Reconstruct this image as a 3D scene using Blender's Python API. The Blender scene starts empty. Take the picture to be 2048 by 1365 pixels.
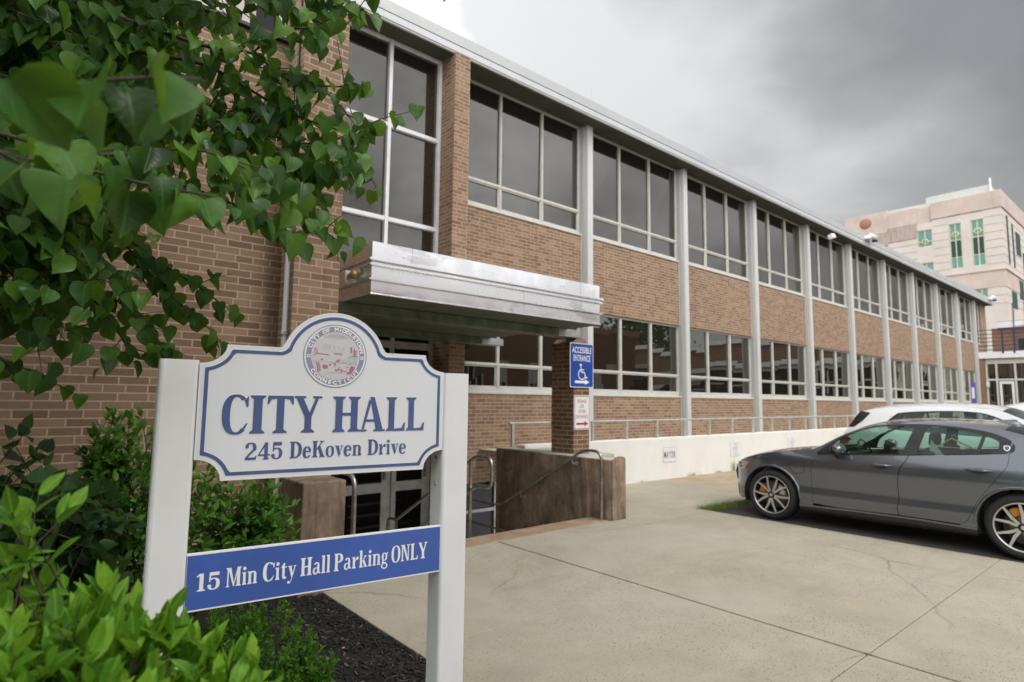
import bpy, bmesh, math, random
from mathutils import Vector, Matrix, geometry
R = math.radians
rnd = random.Random(7)
SC = bpy.context.scene
COL = SC.collection

# ------------------------------------------------------------------ camera
# x runs along the facade, y into the building, z up; metres
cam_d = bpy.data.cameras.new("camera")
cam = bpy.data.objects.new("camera", cam_d)
COL.objects.link(cam)
YAW, PIT, ROL = R(40.1214), R(5.734), R(0.6765)
fw = Vector((math.sin(YAW)*math.cos(PIT), math.cos(YAW)*math.cos(PIT), math.sin(PIT)))
rt = Vector((math.cos(YAW), -math.sin(YAW), 0))
up = rt.cross(fw)
r2 = rt*math.cos(ROL) + up*math.sin(ROL)
u2 = -rt*math.sin(ROL) + up*math.cos(ROL)
cam.matrix_world = Matrix(((r2.x, u2.x, -fw.x, 0), (r2.y, u2.y, -fw.y, 0), (r2.z, u2.z, -fw.z, 1.58), (0, 0, 0, 1)))
cam_d.sensor_width = 36.0
cam_d.lens = 1175.56/2048*36.0
cam_d.clip_start = 0.05
cam_d.clip_end = 2000
cam_d.dof.use_dof = True
cam_d.dof.focus_distance = 2.6
cam_d.dof.aperture_fstop = 2.8
SC.camera = cam

# ------------------------------------------------------------------ light
SUN_EL, SUN_AZ = R(52), R(155)        # azimuth measured from +y towards +x
world = bpy.data.worlds.new("World")
SC.world = world
world.use_nodes = True
wt = world.node_tree
wn, wl = wt.nodes, wt.links
wn.clear()
w_out = wn.new('ShaderNodeOutputWorld')
w_bg = wn.new('ShaderNodeBackground')
sky = wn.new('ShaderNodeTexSky')
sky.sky_type = 'NISHITA'
sky.sun_disc = False
sky.sun_elevation = SUN_EL
sky.sun_rotation = SUN_AZ
sky.air_density = 2.0
sky.dust_density = 4.0
bg_sky = wn.new('ShaderNodeBackground')
bg_sky.inputs['Strength'].default_value = 0.10
wl.new(sky.outputs[0], bg_sky.inputs['Color'])
tc = wn.new('ShaderNodeTexCoord')
def wmath(op, a, b=None, c=None, clamp=False):
    n = wn.new('ShaderNodeMath'); n.operation = op; n.use_clamp = clamp
    for i, v in enumerate((a, b, c)):
        if v is None: continue
        if isinstance(v, (int, float)): n.inputs[i].default_value = v
        else: wl.new(v, n.inputs[i])
    return n.outputs[0]
sep = wn.new('ShaderNodeSeparateXYZ'); wl.new(tc.outputs['Generated'], sep.inputs[0])
def cloud_noise(scale, detail, off, dist):
    m = wn.new('ShaderNodeMapping'); wl.new(tc.outputs['Generated'], m.inputs['Vector'])
    m.inputs['Location'].default_value = off
    m.inputs['Scale'].default_value = (1, 1, 1.9)
    n = wn.new('ShaderNodeTexNoise'); wl.new(m.outputs[0], n.inputs['Vector'])
    n.inputs['Scale'].default_value = scale; n.inputs['Detail'].default_value = detail
    n.inputs['Roughness'].default_value = 0.52; n.inputs['Distortion'].default_value = dist
    return n.outputs['Fac']
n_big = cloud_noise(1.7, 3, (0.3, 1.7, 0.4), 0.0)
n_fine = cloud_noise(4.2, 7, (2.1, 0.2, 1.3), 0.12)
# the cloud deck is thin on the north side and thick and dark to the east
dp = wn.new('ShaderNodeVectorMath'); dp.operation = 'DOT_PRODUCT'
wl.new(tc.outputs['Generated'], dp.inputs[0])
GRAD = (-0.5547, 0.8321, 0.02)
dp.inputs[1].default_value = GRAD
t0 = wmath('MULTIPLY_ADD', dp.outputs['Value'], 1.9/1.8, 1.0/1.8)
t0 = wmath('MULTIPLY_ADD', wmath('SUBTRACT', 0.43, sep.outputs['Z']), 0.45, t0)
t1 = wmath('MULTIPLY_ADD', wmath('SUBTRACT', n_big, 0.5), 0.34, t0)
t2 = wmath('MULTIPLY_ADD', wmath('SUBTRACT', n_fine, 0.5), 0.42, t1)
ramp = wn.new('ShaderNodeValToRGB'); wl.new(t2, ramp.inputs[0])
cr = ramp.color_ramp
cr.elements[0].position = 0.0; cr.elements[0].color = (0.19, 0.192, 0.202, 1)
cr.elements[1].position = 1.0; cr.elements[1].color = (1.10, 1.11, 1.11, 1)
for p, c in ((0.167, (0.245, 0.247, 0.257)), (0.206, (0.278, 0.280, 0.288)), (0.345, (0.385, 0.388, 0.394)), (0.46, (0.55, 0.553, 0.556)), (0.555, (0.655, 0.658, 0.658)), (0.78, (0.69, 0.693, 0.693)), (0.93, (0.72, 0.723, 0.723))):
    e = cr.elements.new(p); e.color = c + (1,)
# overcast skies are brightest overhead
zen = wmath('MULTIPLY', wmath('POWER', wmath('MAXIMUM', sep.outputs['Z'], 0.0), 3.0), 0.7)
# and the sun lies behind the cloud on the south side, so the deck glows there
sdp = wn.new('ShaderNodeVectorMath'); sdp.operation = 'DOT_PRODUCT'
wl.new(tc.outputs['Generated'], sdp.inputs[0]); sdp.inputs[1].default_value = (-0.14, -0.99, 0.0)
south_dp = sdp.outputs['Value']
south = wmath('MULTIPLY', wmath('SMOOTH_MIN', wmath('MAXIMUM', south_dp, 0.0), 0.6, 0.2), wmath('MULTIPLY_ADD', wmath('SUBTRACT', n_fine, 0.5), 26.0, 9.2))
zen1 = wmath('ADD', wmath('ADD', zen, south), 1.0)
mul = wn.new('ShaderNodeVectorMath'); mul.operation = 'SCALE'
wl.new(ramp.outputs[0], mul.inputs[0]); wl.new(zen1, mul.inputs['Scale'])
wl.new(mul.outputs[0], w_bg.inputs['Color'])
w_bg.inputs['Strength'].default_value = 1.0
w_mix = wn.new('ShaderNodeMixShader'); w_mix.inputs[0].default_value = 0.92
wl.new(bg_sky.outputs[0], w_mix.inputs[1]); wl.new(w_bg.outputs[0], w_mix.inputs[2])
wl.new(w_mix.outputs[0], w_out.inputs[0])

sun_d = bpy.data.lights.new("sun", 'SUN')
sun_d.energy = 1.35
sun_d.angle = R(22)
sun_d.color = (1.0, 0.96, 0.90)
sun = bpy.data.objects.new("sun", sun_d)
COL.objects.link(sun)
sv = Vector((math.sin(SUN_AZ)*math.cos(SUN_EL), math.cos(SUN_AZ)*math.cos(SUN_EL), math.sin(SUN_EL)))
sun.rotation_euler = sv.to_track_quat('Z', 'Y').to_euler()
sun.location = sv*60

SC.view_settings.view_transform = 'Standard'
SC.view_settings.look = 'None'
SC.view_settings.gamma = 1.0
SC.view_settings.exposure = 0.22
SC.render.engine = 'CYCLES'
SC.cycles.max_bounces = 8
SC.cycles.transparent_max_bounces = 16
SC.cycles.use_denoising = True

# ------------------------------------------------------------------ helpers
def tag(o, label=None, cat=None, group=None, kind=None):
    if label: o['label'] = label
    if cat: o['category'] = cat
    if group: o['group'] = group
    if kind: o['kind'] = kind
    return o

def empty(name, loc=(0, 0, 0), label=None, cat=None, group=None):
    o = bpy.data.objects.new(name, None)
    o.empty_display_size = 0.2
    o.location = loc
    COL.objects.link(o)
    return tag(o, label, cat, group)

def world_loc(o):
    v = Vector(o.location)
    while o.parent:
        o = o.parent
        v = v + Vector(o.location)
    return v

class MB:
    """collects polygons in world coordinates and links them as ONE mesh object"""
    def __init__(s):
        s.v = []; s.f = []; s.sm = []; s.uv = None
    def add(s, vs, fs, smooth=False):
        b = len(s.v)
        s.v.extend([tuple(v) for v in vs])
        for f in fs:
            s.f.append([b+i for i in f]); s.sm.append(smooth)
        return s
    def box(s, x0, x1, y0, y1, z0, z1):
        vs = [(x0,y0,z0),(x1,y0,z0),(x1,y1,z0),(x0,y1,z0),(x0,y0,z1),(x1,y0,z1),(x1,y1,z1),(x0,y1,z1)]
        return s.add(vs, [(0,3,2,1),(4,5,6,7),(0,1,5,4),(1,2,6,5),(2,3,7,6),(3,0,4,7)])
    def obox(s, o, a, b, c):
        """box from corner o with edge vectors a, b, c"""
        o, a, b, c = map(Vector, (o, a, b, c))
        vs = [o, o+a, o+a+b, o+b, o+c, o+a+c, o+a+b+c, o+b+c]
        return s.add(vs, [(0,3,2,1),(4,5,6,7),(0,1,5,4),(1,2,6,5),(2,3,7,6),(3,0,4,7)])
    def quad(s, *p):
        return s.add(p, [tuple(range(len(p)))])
    def prism(s, poly, fn, d, smooth_side=False):
        """2-d polygon lifted by fn(u, v, depth) from depth 0 to d"""
        n = len(poly)
        tri = geometry.tessellate_polygon([[Vector((p[0], p[1], 0)) for p in poly]])
        vs = [fn(p[0], p[1], 0) for p in poly] + [fn(p[0], p[1], d) for p in poly]
        fs = [tuple(t) for t in tri] + [tuple(i+n for i in reversed(t)) for t in tri]
        s.add(vs, fs)
        s.add(vs, [(i, (i+1) % n, (i+1) % n+n, i+n) for i in range(n)], smooth_side)
        return s
    def flat(s, loops, fn):
        """polygon with holes, lifted by fn(u, v)"""
        pts = [Vector((p[0], p[1], 0)) for l in loops for p in l]
        tri = geometry.tessellate_polygon([[Vector((p[0], p[1], 0)) for p in l] for l in loops])
        return s.add([fn(p.x, p.y) for p in pts], [tuple(t) for t in tri])
    def tube(s, pts, r, n=8, caps=True):
        pts = [Vector(p) for p in pts]
        rr = r if isinstance(r, (list, tuple)) else [r]*len(pts)
        vs = []; prev = None
        for i, p in enumerate(pts):
            a = pts[max(i-1, 0)]; b = pts[min(i+1, len(pts)-1)]
            t = (b-a).normalized()
            if prev is None:
                ref = Vector((0, 0, 1)) if abs(t.z) < 0.9 else Vector((1, 0, 0))
                x = t.cross(ref).normalized()
            else:
                x = (prev - t*prev.dot(t)).normalized()
            prev = x
            y = t.cross(x)
            for k in range(n):
                q = 2*math.pi*k/n
                vs.append(p + (x*math.cos(q)+y*math.sin(q))*rr[i])
        fs = []
        for i in range(len(pts)-1):
            for k in range(n):
                k2 = (k+1) % n
                fs.append((i*n+k, i*n+k2, (i+1)*n+k2, (i+1)*n+k))
        s.add(vs, fs, True)
        if caps:
            m = (len(pts)-1)*n
            s.add(vs[:n], [tuple(range(n-1, -1, -1))]); s.add(vs[m:m+n], [tuple(range(n))])
        return s
    def lathe(s, prof, fn, n=32):
        """profile (r, a) turned about an axis; fn(r cos, r sin, a)"""
        vs = []; m = len(prof)
        for k in range(n):
            q = 2*math.pi*k/n
            for r, a in prof: vs.append(fn(r*math.cos(q), r*math.sin(q), a))
        fs = []
        for k in range(n):
            k2 = (k+1) % n
            for i in range(m-1):
                fs.append((k*m+i, k2*m+i, k2*m+i+1, k*m+i+1))
        return s.add(vs, fs, True)
    def build(s, name, mat, parent=None, bevel=0.0, fix=True, seg=1, autosmooth=None):
        me = bpy.data.meshes.new(name)
        off = world_loc(parent) if parent else Vector((0, 0, 0))
        me.from_pydata([(v[0]-off.x, v[1]-off.y, v[2]-off.z) for v in s.v], [], s.f)
        me.polygons.foreach_set('use_smooth', s.sm)
        if fix:
            bm = bmesh.new(); bm.from_mesh(me)
            bmesh.ops.recalc_face_normals(bm, faces=bm.faces[:])
            bm.to_mesh(me); bm.free()
        uvl = me.uv_layers.new(name='UVMap')
        if s.uv is not None:
            for p in me.polygons:
                for li, vi in zip(p.loop_indices, p.vertices):
                    uvl.data[li].uv = s.uv[vi]
        else:
            for p in me.polygons:
                nx, ny, nz = abs(p.normal.x), abs(p.normal.y), abs(p.normal.z)
                for li, vi in zip(p.loop_indices, p.vertices):
                    c = me.vertices[vi].co + off
                    uvl.data[li].uv = (c.y, c.z) if nx > ny and nx > nz else ((c.x, c.z) if ny >= nz else (c.x, c.y))
        me.materials.append(mat)
        o = bpy.data.objects.new(name, me)
        COL.objects.link(o)
        if parent: o.parent = parent
        if bevel:
            b = o.modifiers.new('bevel', 'BEVEL'); b.width = bevel; b.segments = seg
            b.limit_method = 'ANGLE'; b.angle_limit = R(40)
        return o

def copy_tree(o, parent=None, loc=None):
    c = o.copy(); COL.objects.link(c)
    c.parent = parent
    if loc is not None: c.location = loc
    for ch in [x for x in SC.objects if x.parent == o]:
        copy_tree(ch, c)
    return c

# ------------------------------------------------------------------ materials
MATS = {}
class NT:
    def __init__(s, name):
        s.m = bpy.data.materials.new(name); s.m.use_nodes = True
        s.t = s.m.node_tree; s.n = s.t.nodes; s.l = s.t.links
        s.b = s.n['Principled BSDF']
        s.out = s.n['Material Output']
    def node(s, ty, **kw):
        n = s.n.new(ty)
        for k, v in kw.items():
            if k in n.inputs:
                i = n.inputs[k]
                if hasattr(v, 'is_output'): s.l.new(v, i)
                else: i.default_value = v
            else: setattr(n, k, v)
        return n
    def coord(s, kind='Object', scale=(1, 1, 1)):
        tcn = s.node('ShaderNodeTexCoord')
        mp = s.node('ShaderNodeMapping')
        mp.inputs['Scale'].default_value = scale
        s.l.new(tcn.outputs[kind], mp.inputs['Vector'])
        return mp.outputs[0]
    def world(s, scale=(1, 1, 1)):
        g = s.node('ShaderNodeNewGeometry')
        mp = s.node('ShaderNodeMapping'); mp.inputs['Scale'].default_value = scale
        s.l.new(g.outputs['Position'], mp.inputs['Vector'])
        return mp.outputs[0]
    def noise(s, vec, scale, detail=4, rough=0.55, dist=0.0):
        n = s.node('ShaderNodeTexNoise'); s.l.new(vec, n.inputs['Vector'])
        n.inputs['Scale'].default_value = scale; n.inputs['Detail'].default_value = detail
        n.inputs['Roughness'].default_value = rough; n.inputs['Distortion'].default_value = dist
        return n.outputs['Fac']
    def ramp(s, fac, *stops):
        r = s.node('ShaderNodeValToRGB'); s.l.new(fac, r.inputs[0])
        e = r.color_ramp.elements
        while len(e) > 1: e.remove(e[-1])
        e[0].position = stops[0][0]; e[0].color = col(stops[0][1])
        for p, c in stops[1:]:
            k = e.new(p); k.color = col(c)
        return r.outputs[0]
    def mix(s, fac, a, b, mode='MIX'):
        m = s.node('ShaderNodeMix', data_type='RGBA', blend_type=mode)
        for i, v in ((0, fac), (6, a), (7, b)):
            if hasattr(v, 'is_output'): s.l.new(v, m.inputs[i])
            elif i == 0: m.inputs[0].default_value = v
            else: m.inputs[i].default_value = col(v)
        return m.outputs[2]
    def math(s, op, a, b=0.0, clamp=False):
        m = s.node('ShaderNodeMath', operation=op); m.use_clamp = clamp
        for i, v in ((0, a), (1, b)):
            if hasattr(v, 'is_output'): s.l.new(v, m.inputs[i])
            else: m.inputs[i].default_value = v
        return m.outputs[0]
    def set(s, **kw):
        for k, v in kw.items():
            k = k.replace('_', ' ')
            i = s.b.inputs[k]
            if hasattr(v, 'is_output'): s.l.new(v, i)
            elif k.endswith('Color') or k.endswith('Tint'): i.default_value = col(v)
            else: i.default_value = v
        return s
    def bump(s, h, strength=0.3, dist=0.01):
        b = s.node('ShaderNodeBump'); b.inputs['Strength'].default_value = strength
        b.inputs['Distance'].default_value = dist
        s.l.new(h, b.inputs['Height']); s.l.new(b.outputs[0], s.b.inputs['Normal'])
        return s
def col(c):
    if isinstance(c, (int, float)): return (c, c, c, 1)
    return tuple(c) if len(c) == 4 else tuple(c)+(1,)

def plain(name, c, rough=0.5, metal=0.0, var=0.08, scale=6.0, spec=0.5, bump=0.0, coat=0.0, even=False):
    t = NT(name)
    v = t.world()
    n = t.noise(v, scale, 5, 0.6)
    c = col(c)
    lo = tuple(max(0, x*(1-var*1.6)) for x in c[:3]); hi = tuple(min(1, x*(1+var)) for x in c[:3])
    t.set(Base_Color=t.ramp(n, (0.3, lo), (0.7, hi)), Metallic=metal)
    rr = t.ramp(t.noise(v, scale*3.1, 4), (0.3, max(0.02, rough-0.07)), (0.7, min(1, rough+0.07)))
    t.set(Roughness=rough if even else rr)
    t.b.inputs['Specular IOR Level'].default_value = spec
    if coat:
        t.b.inputs['Coat Weight'].default_value = coat; t.b.inputs['Coat Roughness'].default_value = 0.03
    if bump: t.bump(t.noise(v, scale*14, 4), bump, 0.004)
    return t.m

def brick_mat(name, c1, c2, mortar, wear=0.12, offset=(0, 0)):
    t = NT(name)
    uv = t.node('ShaderNodeTexCoord').outputs['UV']
    mp = t.node('ShaderNodeMapping'); t.l.new(uv, mp.inputs['Vector'])
    mp.inputs['Location'].default_value = (offset[0], offset[1], 0)
    def bt(a, b, m):
        n = t.node('ShaderNodeTexBrick')
        t.l.new(mp.outputs[0], n.inputs['Vector'])
        n.inputs['Color1'].default_value = col(a); n.inputs['Color2'].default_value = col(b)
        n.inputs['Mortar'].default_value = col(m)
        n.inputs['Scale'].default_value = 1.0
        n.inputs['Mortar Size'].default_value = 0.0062
        n.inputs['Mortar Smooth'].default_value = 0.15
        n.inputs['Bias'].default_value = 0.0
        n.inputs['Brick Width'].default_value = 0.2127
        n.inputs['Row Height'].default_value = 0.0667
        n.offset = 0.5; n.offset_frequency = 2
        n.squash = 0.72; n.squash_frequency = 6
        return n
    b = bt(c1, c2, mortar)
    g = t.world()
    big = t.noise(g, 0.8, 4, 0.6)
    fine = t.noise(g, 90, 5, 0.7)
    # a scatter of clinkers: dark and pale odd bricks, same bond shifted by whole bricks
    mp2 = t.node('ShaderNodeMapping'); t.l.new(mp.outputs[0], mp2.inputs['Vector'])
    mp2.inputs['Location'].default_value = (0.2127*36, 0.0667*60, 0)
    odd = bt((1.0, 1.0, 1.0), (0.55, 0.52, 0.50), (1, 1, 1)); odd.inputs['Bias'].default_value = -0.45
    t.l.new(mp2.outputs[0], odd.inputs['Vector'])
    c = t.mix(0.8, b.outputs['Color'], odd.outputs['Color'], 'MULTIPLY')
    c = t.mix(t.math('MULTIPLY', t.ramp(big, (0.35, 0.0), (0.75, 1.0)), wear), c, (0.62, 0.52, 0.42), 'MULTIPLY')
    run = t.noise(t.world((2.6, 2.6, 0.22)), 1.0, 5, 0.65, 0.8)
    c = t.mix(t.ramp(run, (0.55, 0.0), (0.72, 0.30)), c, (0.50, 0.45, 0.40), 'MULTIPLY')
    c = t.mix(t.ramp(t.noise(t.world((2.0, 2.0, 0.5)), 1.7, 5, 0.7, 0.5), (0.64, 0.0), (0.78, 0.22)), c, (0.60, 0.53, 0.45))
    c = t.mix(0.35, c, t.ramp(fine, (0.3, 0.55), (0.7, 1.25)), 'MULTIPLY')
    t.set(Base_Color=c, Roughness=0.88)
    h = t.math('SUBTRACT', t.math('MULTIPLY', fine, 0.25), t.math('MULTIPLY', b.outputs['Fac'], 1.0))
    t.bump(h, 0.55, 0.006)
    return t.m

M = {}
M['brick'] = brick_mat('brick', (0.365, 0.243, 0.156), (0.230, 0.140, 0.090), (0.51, 0.38, 0.268))
M['brick_far'] = brick_mat('brick_far', (0.34, 0.19, 0.11), (0.25, 0.14, 0.085), (0.45, 0.31, 0.21))
M['brick_red'] = brick_mat('brick_red', (0.25, 0.105, 0.060), (0.16, 0.065, 0.040), (0.32, 0.22, 0.17))
M['brick_old'] = brick_mat('brick_old', (0.26, 0.145, 0.080), (0.17, 0.09, 0.05), (0.46, 0.37, 0.26), 0.5)
M['frame'] = plain('frame_paint', (0.60, 0.585, 0.53), 0.45, 0, 0.06)
M['frame_white'] = plain('white_frame', (0.80, 0.81, 0.82), 0.4, 0, 0.05)
M['column'] = plain('column_paint', (0.60, 0.60, 0.58), 0.45, 0, 0.035, 1.0)
M['column_shaded'] = plain('column_shaded', (0.40, 0.40, 0.385), 0.5, 0, 0.05, 1.5)  # darker column paint: the shade of the column's side put into the colour
M['fascia'] = plain('fascia_metal', (0.46, 0.475, 0.47), 0.5, 0.15, 0.05, 1.2)
M['fascia_low'] = plain('fascia_edge', (0.52, 0.545, 0.55), 0.45, 0.1, 0.05, 1.2)
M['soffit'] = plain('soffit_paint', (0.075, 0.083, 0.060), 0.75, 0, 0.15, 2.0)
M['roofing'] = plain('roofing', (0.20, 0.19, 0.18), 0.9)
M['green'] = plain('green_steel', (0.15, 0.19, 0.125), 0.6, 0, 0.35, 5.0, bump=0.2)
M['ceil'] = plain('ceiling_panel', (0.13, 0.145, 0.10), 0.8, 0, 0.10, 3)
M['galv'] = plain('galvanised', (0.45, 0.47, 0.46), 0.45, 0.6, 0.2, 12)
M['steel'] = plain('rail_steel', (0.42, 0.40, 0.36), 0.32, 0.85, 0.25, 9)
M['railgrey'] = plain('rail_grey', (0.52, 0.52, 0.49), 0.5, 0.3, 0.15, 8)
M['white'] = plain('white_paint', (0.80, 0.805, 0.80), 0.38, 0, 0.035, 3)
M['signwhite'] = plain('sign_white', (0.76, 0.775, 0.79), 0.4, 0, 0.02, 2)
M['signedge'] = plain('sign_edge', (0.90, 0.90, 0.89), 0.4, 0, 0.02)
M['blue'] = plain('sign_blue', (0.080, 0.120, 0.27), 0.45, 0, 0.10, 8)
M['bluepanel'] = plain('panel_blue', (0.060, 0.125, 0.42), 0.4, 0, 0.08, 3)
M['violet'] = plain('seal_violet', (0.30, 0.30, 0.44), 0.5, 0, 0.06)
M['pink'] = plain('seal_pink', (0.55, 0.16, 0.25), 0.5, 0, 0.06)
M['sealgrey'] = plain('seal_grey', (0.52, 0.53, 0.54), 0.5, 0, 0.03)
M['sealface'] = plain('seal_face', (0.62, 0.62, 0.62), 0.5, 0, 0.03)
M['hcblue'] = plain('accessible_blue', (0.014, 0.072, 0.37), 0.35, 0, 0.05)
M['red'] = plain('sign_red', (0.42, 0.02, 0.03), 0.45, 0, 0.08)
M['black'] = plain('sign_black', (0.02, 0.022, 0.03), 0.5, 0, 0.1)
M['grey_print'] = plain('grey_print', (0.42, 0.43, 0.44), 0.5, 0, 0.1)
M['darkmetal'] = plain('dark_metal', (0.03, 0.033, 0.04), 0.5, 0.3, 0.1)
M['bluerail'] = plain('blue_rail', (0.035, 0.05, 0.10), 0.5, 0.2, 0.2)
M['bluepost'] = plain('blue_post', (0.10, 0.11, 0.42), 0.5, 0, 0.1)
M['hole'] = plain('hole_dark', (0.012, 0.012, 0.012), 0.9)
M['precast'] = plain('precast', (0.56, 0.45, 0.39), 0.85, 0, 0.10, 0.6)
M['precast_pale'] = plain('precast_pale', (0.62, 0.55, 0.495), 0.85, 0, 0.06, 0.7)
M['terracotta'] = plain('terracotta', (0.38, 0.17, 0.12), 0.8)
M['roofgrey'] = plain('roof_grey', (0.55, 0.57, 0.52), 0.6, 0.1, 0.05)
M['cream'] = plain('cream_frame', (0.62, 0.58, 0.40), 0.5)
M['brass'] = plain('brass', (0.42, 0.33, 0.12), 0.45, 0.5, 0.2)
M['bark'] = plain('bark', (0.055, 0.040, 0.030), 0.9, 0, 0.35, 25, bump=0.5)
M['twig'] = plain('twig', (0.075, 0.055, 0.035), 0.8, 0, 0.3, 25)
M['tyre'] = plain('tyre_rubber', (0.018, 0.018, 0.018), 0.75, 0, 0.15, 20)
M['trim'] = plain('black_trim', (0.015, 0.015, 0.016), 0.22, 0, 0.1, 8)
M['liner'] = plain('wheel_liner', (0.010, 0.010, 0.010), 0.95)
M['seat'] = plain('seat_cloth', (0.035, 0.036, 0.038), 0.8)
M['seat_pale'] = plain('pale_cover', (0.50, 0.52, 0.45), 0.8)
M['alloy'] = plain('alloy_face', (0.66, 0.655, 0.64), 0.30, 0.85, 0.015, 3, even=True)
M['alloydark'] = plain('alloy_dark', (0.045, 0.046, 0.05), 0.4, 0.5, 0.1, 9)
M['disc'] = plain('brake_disc', (0.34, 0.30, 0.26), 0.4, 0.8, 0.1, 30)
M['caliper'] = plain('caliper_orange', (0.62, 0.24, 0.02), 0.4, 0, 0.06)
M['amber'] = plain('amber_lens', (0.72, 0.14, 0.01), 0.15, 0, 0.05)
M['lens'] = plain('clear_lens', (0.45, 0.44, 0.42), 0.08, 0.35, 0.3, 30)
M['taillens'] = plain('tail_lens', (0.32, 0.015, 0.02), 0.12)
M['wood'] = plain('hanger_wood', (0.42, 0.30, 0.14), 0.5)

def car_paint(name, c, metal, rough):
    t = NT(name)
    fl = t.noise(t.world(), 900, 2)
    c = col(c)
    t.set(Base_Color=t.ramp(fl, (0.3, tuple(x*0.85 for x in c[:3])), (0.7, tuple(x*1.12 for x in c[:3]))), Metallic=metal, Roughness=rough)
    t.b.inputs['Coat Weight'].default_value = 1.0; t.b.inputs['Coat Roughness'].default_value = 0.03
    return t.m
M['paint_grey'] = car_paint('paint_grey', (0.150, 0.163, 0.186), 0.75, 0.22)
M['paint_white'] = car_paint('paint_white', (0.80, 0.80, 0.79), 0.0, 0.4)

def two_sided_fresnel(t, ior):
    """a thin pane mirrors alike from both faces"""
    fr = t.node('ShaderNodeFresnel'); g = t.node('ShaderNodeNewGeometry')
    t.l.new(t.math('ADD', t.math('MULTIPLY', g.outputs['Backfacing'], 1.0/ior-ior), ior), fr.inputs['IOR'])
    return fr
def glass_dark(name, base, f0_ior, tint):
    """tinted window pane seen from outside: dark room behind, sky mirrored on it"""
    t = NT(name)
    t.n.remove(t.b)
    fr = two_sided_fresnel(t, f0_ior)
    d = t.node('ShaderNodeBsdfDiffuse'); d.inputs['Color'].default_value = col(base)
    g = t.node('ShaderNodeBsdfGlossy'); g.inputs['Color'].default_value = col(tint); g.inputs['Roughness'].default_value = 0.0
    w = t.noise(t.world((1, 1, 0.7)), 0.9, 1, 0.4)
    bp = t.node('ShaderNodeBump'); bp.inputs['Strength'].default_value = 0.03; bp.inputs['Distance'].default_value = 0.05
    t.l.new(w, bp.inputs['Height']); t.l.new(bp.outputs[0], g.inputs['Normal'])
    m = t.node('ShaderNodeMixShader')
    t.l.new(fr.outputs[0], m.inputs[0]); t.l.new(d.outputs[0], m.inputs[1]); t.l.new(g.outputs[0], m.inputs[2])
    t.l.new(m.outputs[0], t.out.inputs[0])
    return t.m
M['glass'] = glass_dark('window_glass', (0.013, 0.012, 0.010), 2.12, (0.95, 0.93, 0.86))
M['glass_door'] = glass_dark('door_glass', (0.006, 0.006, 0.006), 1.45, (0.8, 0.8, 0.8))
M['glass_green'] = glass_dark('green_glass', (0.13, 0.29, 0.24), 1.6, (0.7, 0.95, 0.85))
M['glass_deep'] = glass_dark('deep_green_glass', (0.02, 0.05, 0.04), 1.5, (0.7, 0.95, 0.85))

def car_glass():
    t = NT('car_glass'); t.n.remove(t.b)
    fr = two_sided_fresnel(t, 1.55)
    tr = t.node('ShaderNodeBsdfTransparent'); tr.inputs['Color'].default_value = (0.60, 0.80, 0.71, 1)
    g = t.node('ShaderNodeBsdfGlossy'); g.inputs['Roughness'].default_value = 0.0
    m = t.node('ShaderNodeMixShader')
    t.l.new(fr.outputs[0], m.inputs[0]); t.l.new(tr.outputs[0], m.inputs[1]); t.l.new(g.outputs[0], m.inputs[2])
    t.l.new(m.outputs[0], t.out.inputs[0])
    return t.m
M['car_glass'] = car_glass()

def canopy_metal():
    t = NT('canopy_metal')
    v = t.world((1, 1, 1))
    st = t.noise(t.world((0.7, 1, 2.2)), 1.6, 4, 0.6, 0.6)
    t.set(Base_Color=t.ramp(st, (0.36, (0.66, 0.645, 0.64)), (0.42, (0.84, 0.84, 0.84))), Metallic=0.9)
    t.set(Roughness=t.ramp(t.noise(v, 2.5, 4), (0.35, 0.17), (0.7, 0.36)))
    t.bump(t.noise(t.world((0.35, 1, 1.2)), 1.2, 1), 0.06, 0.03)
    return t.m
M['canopy'] = canopy_metal()

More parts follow.
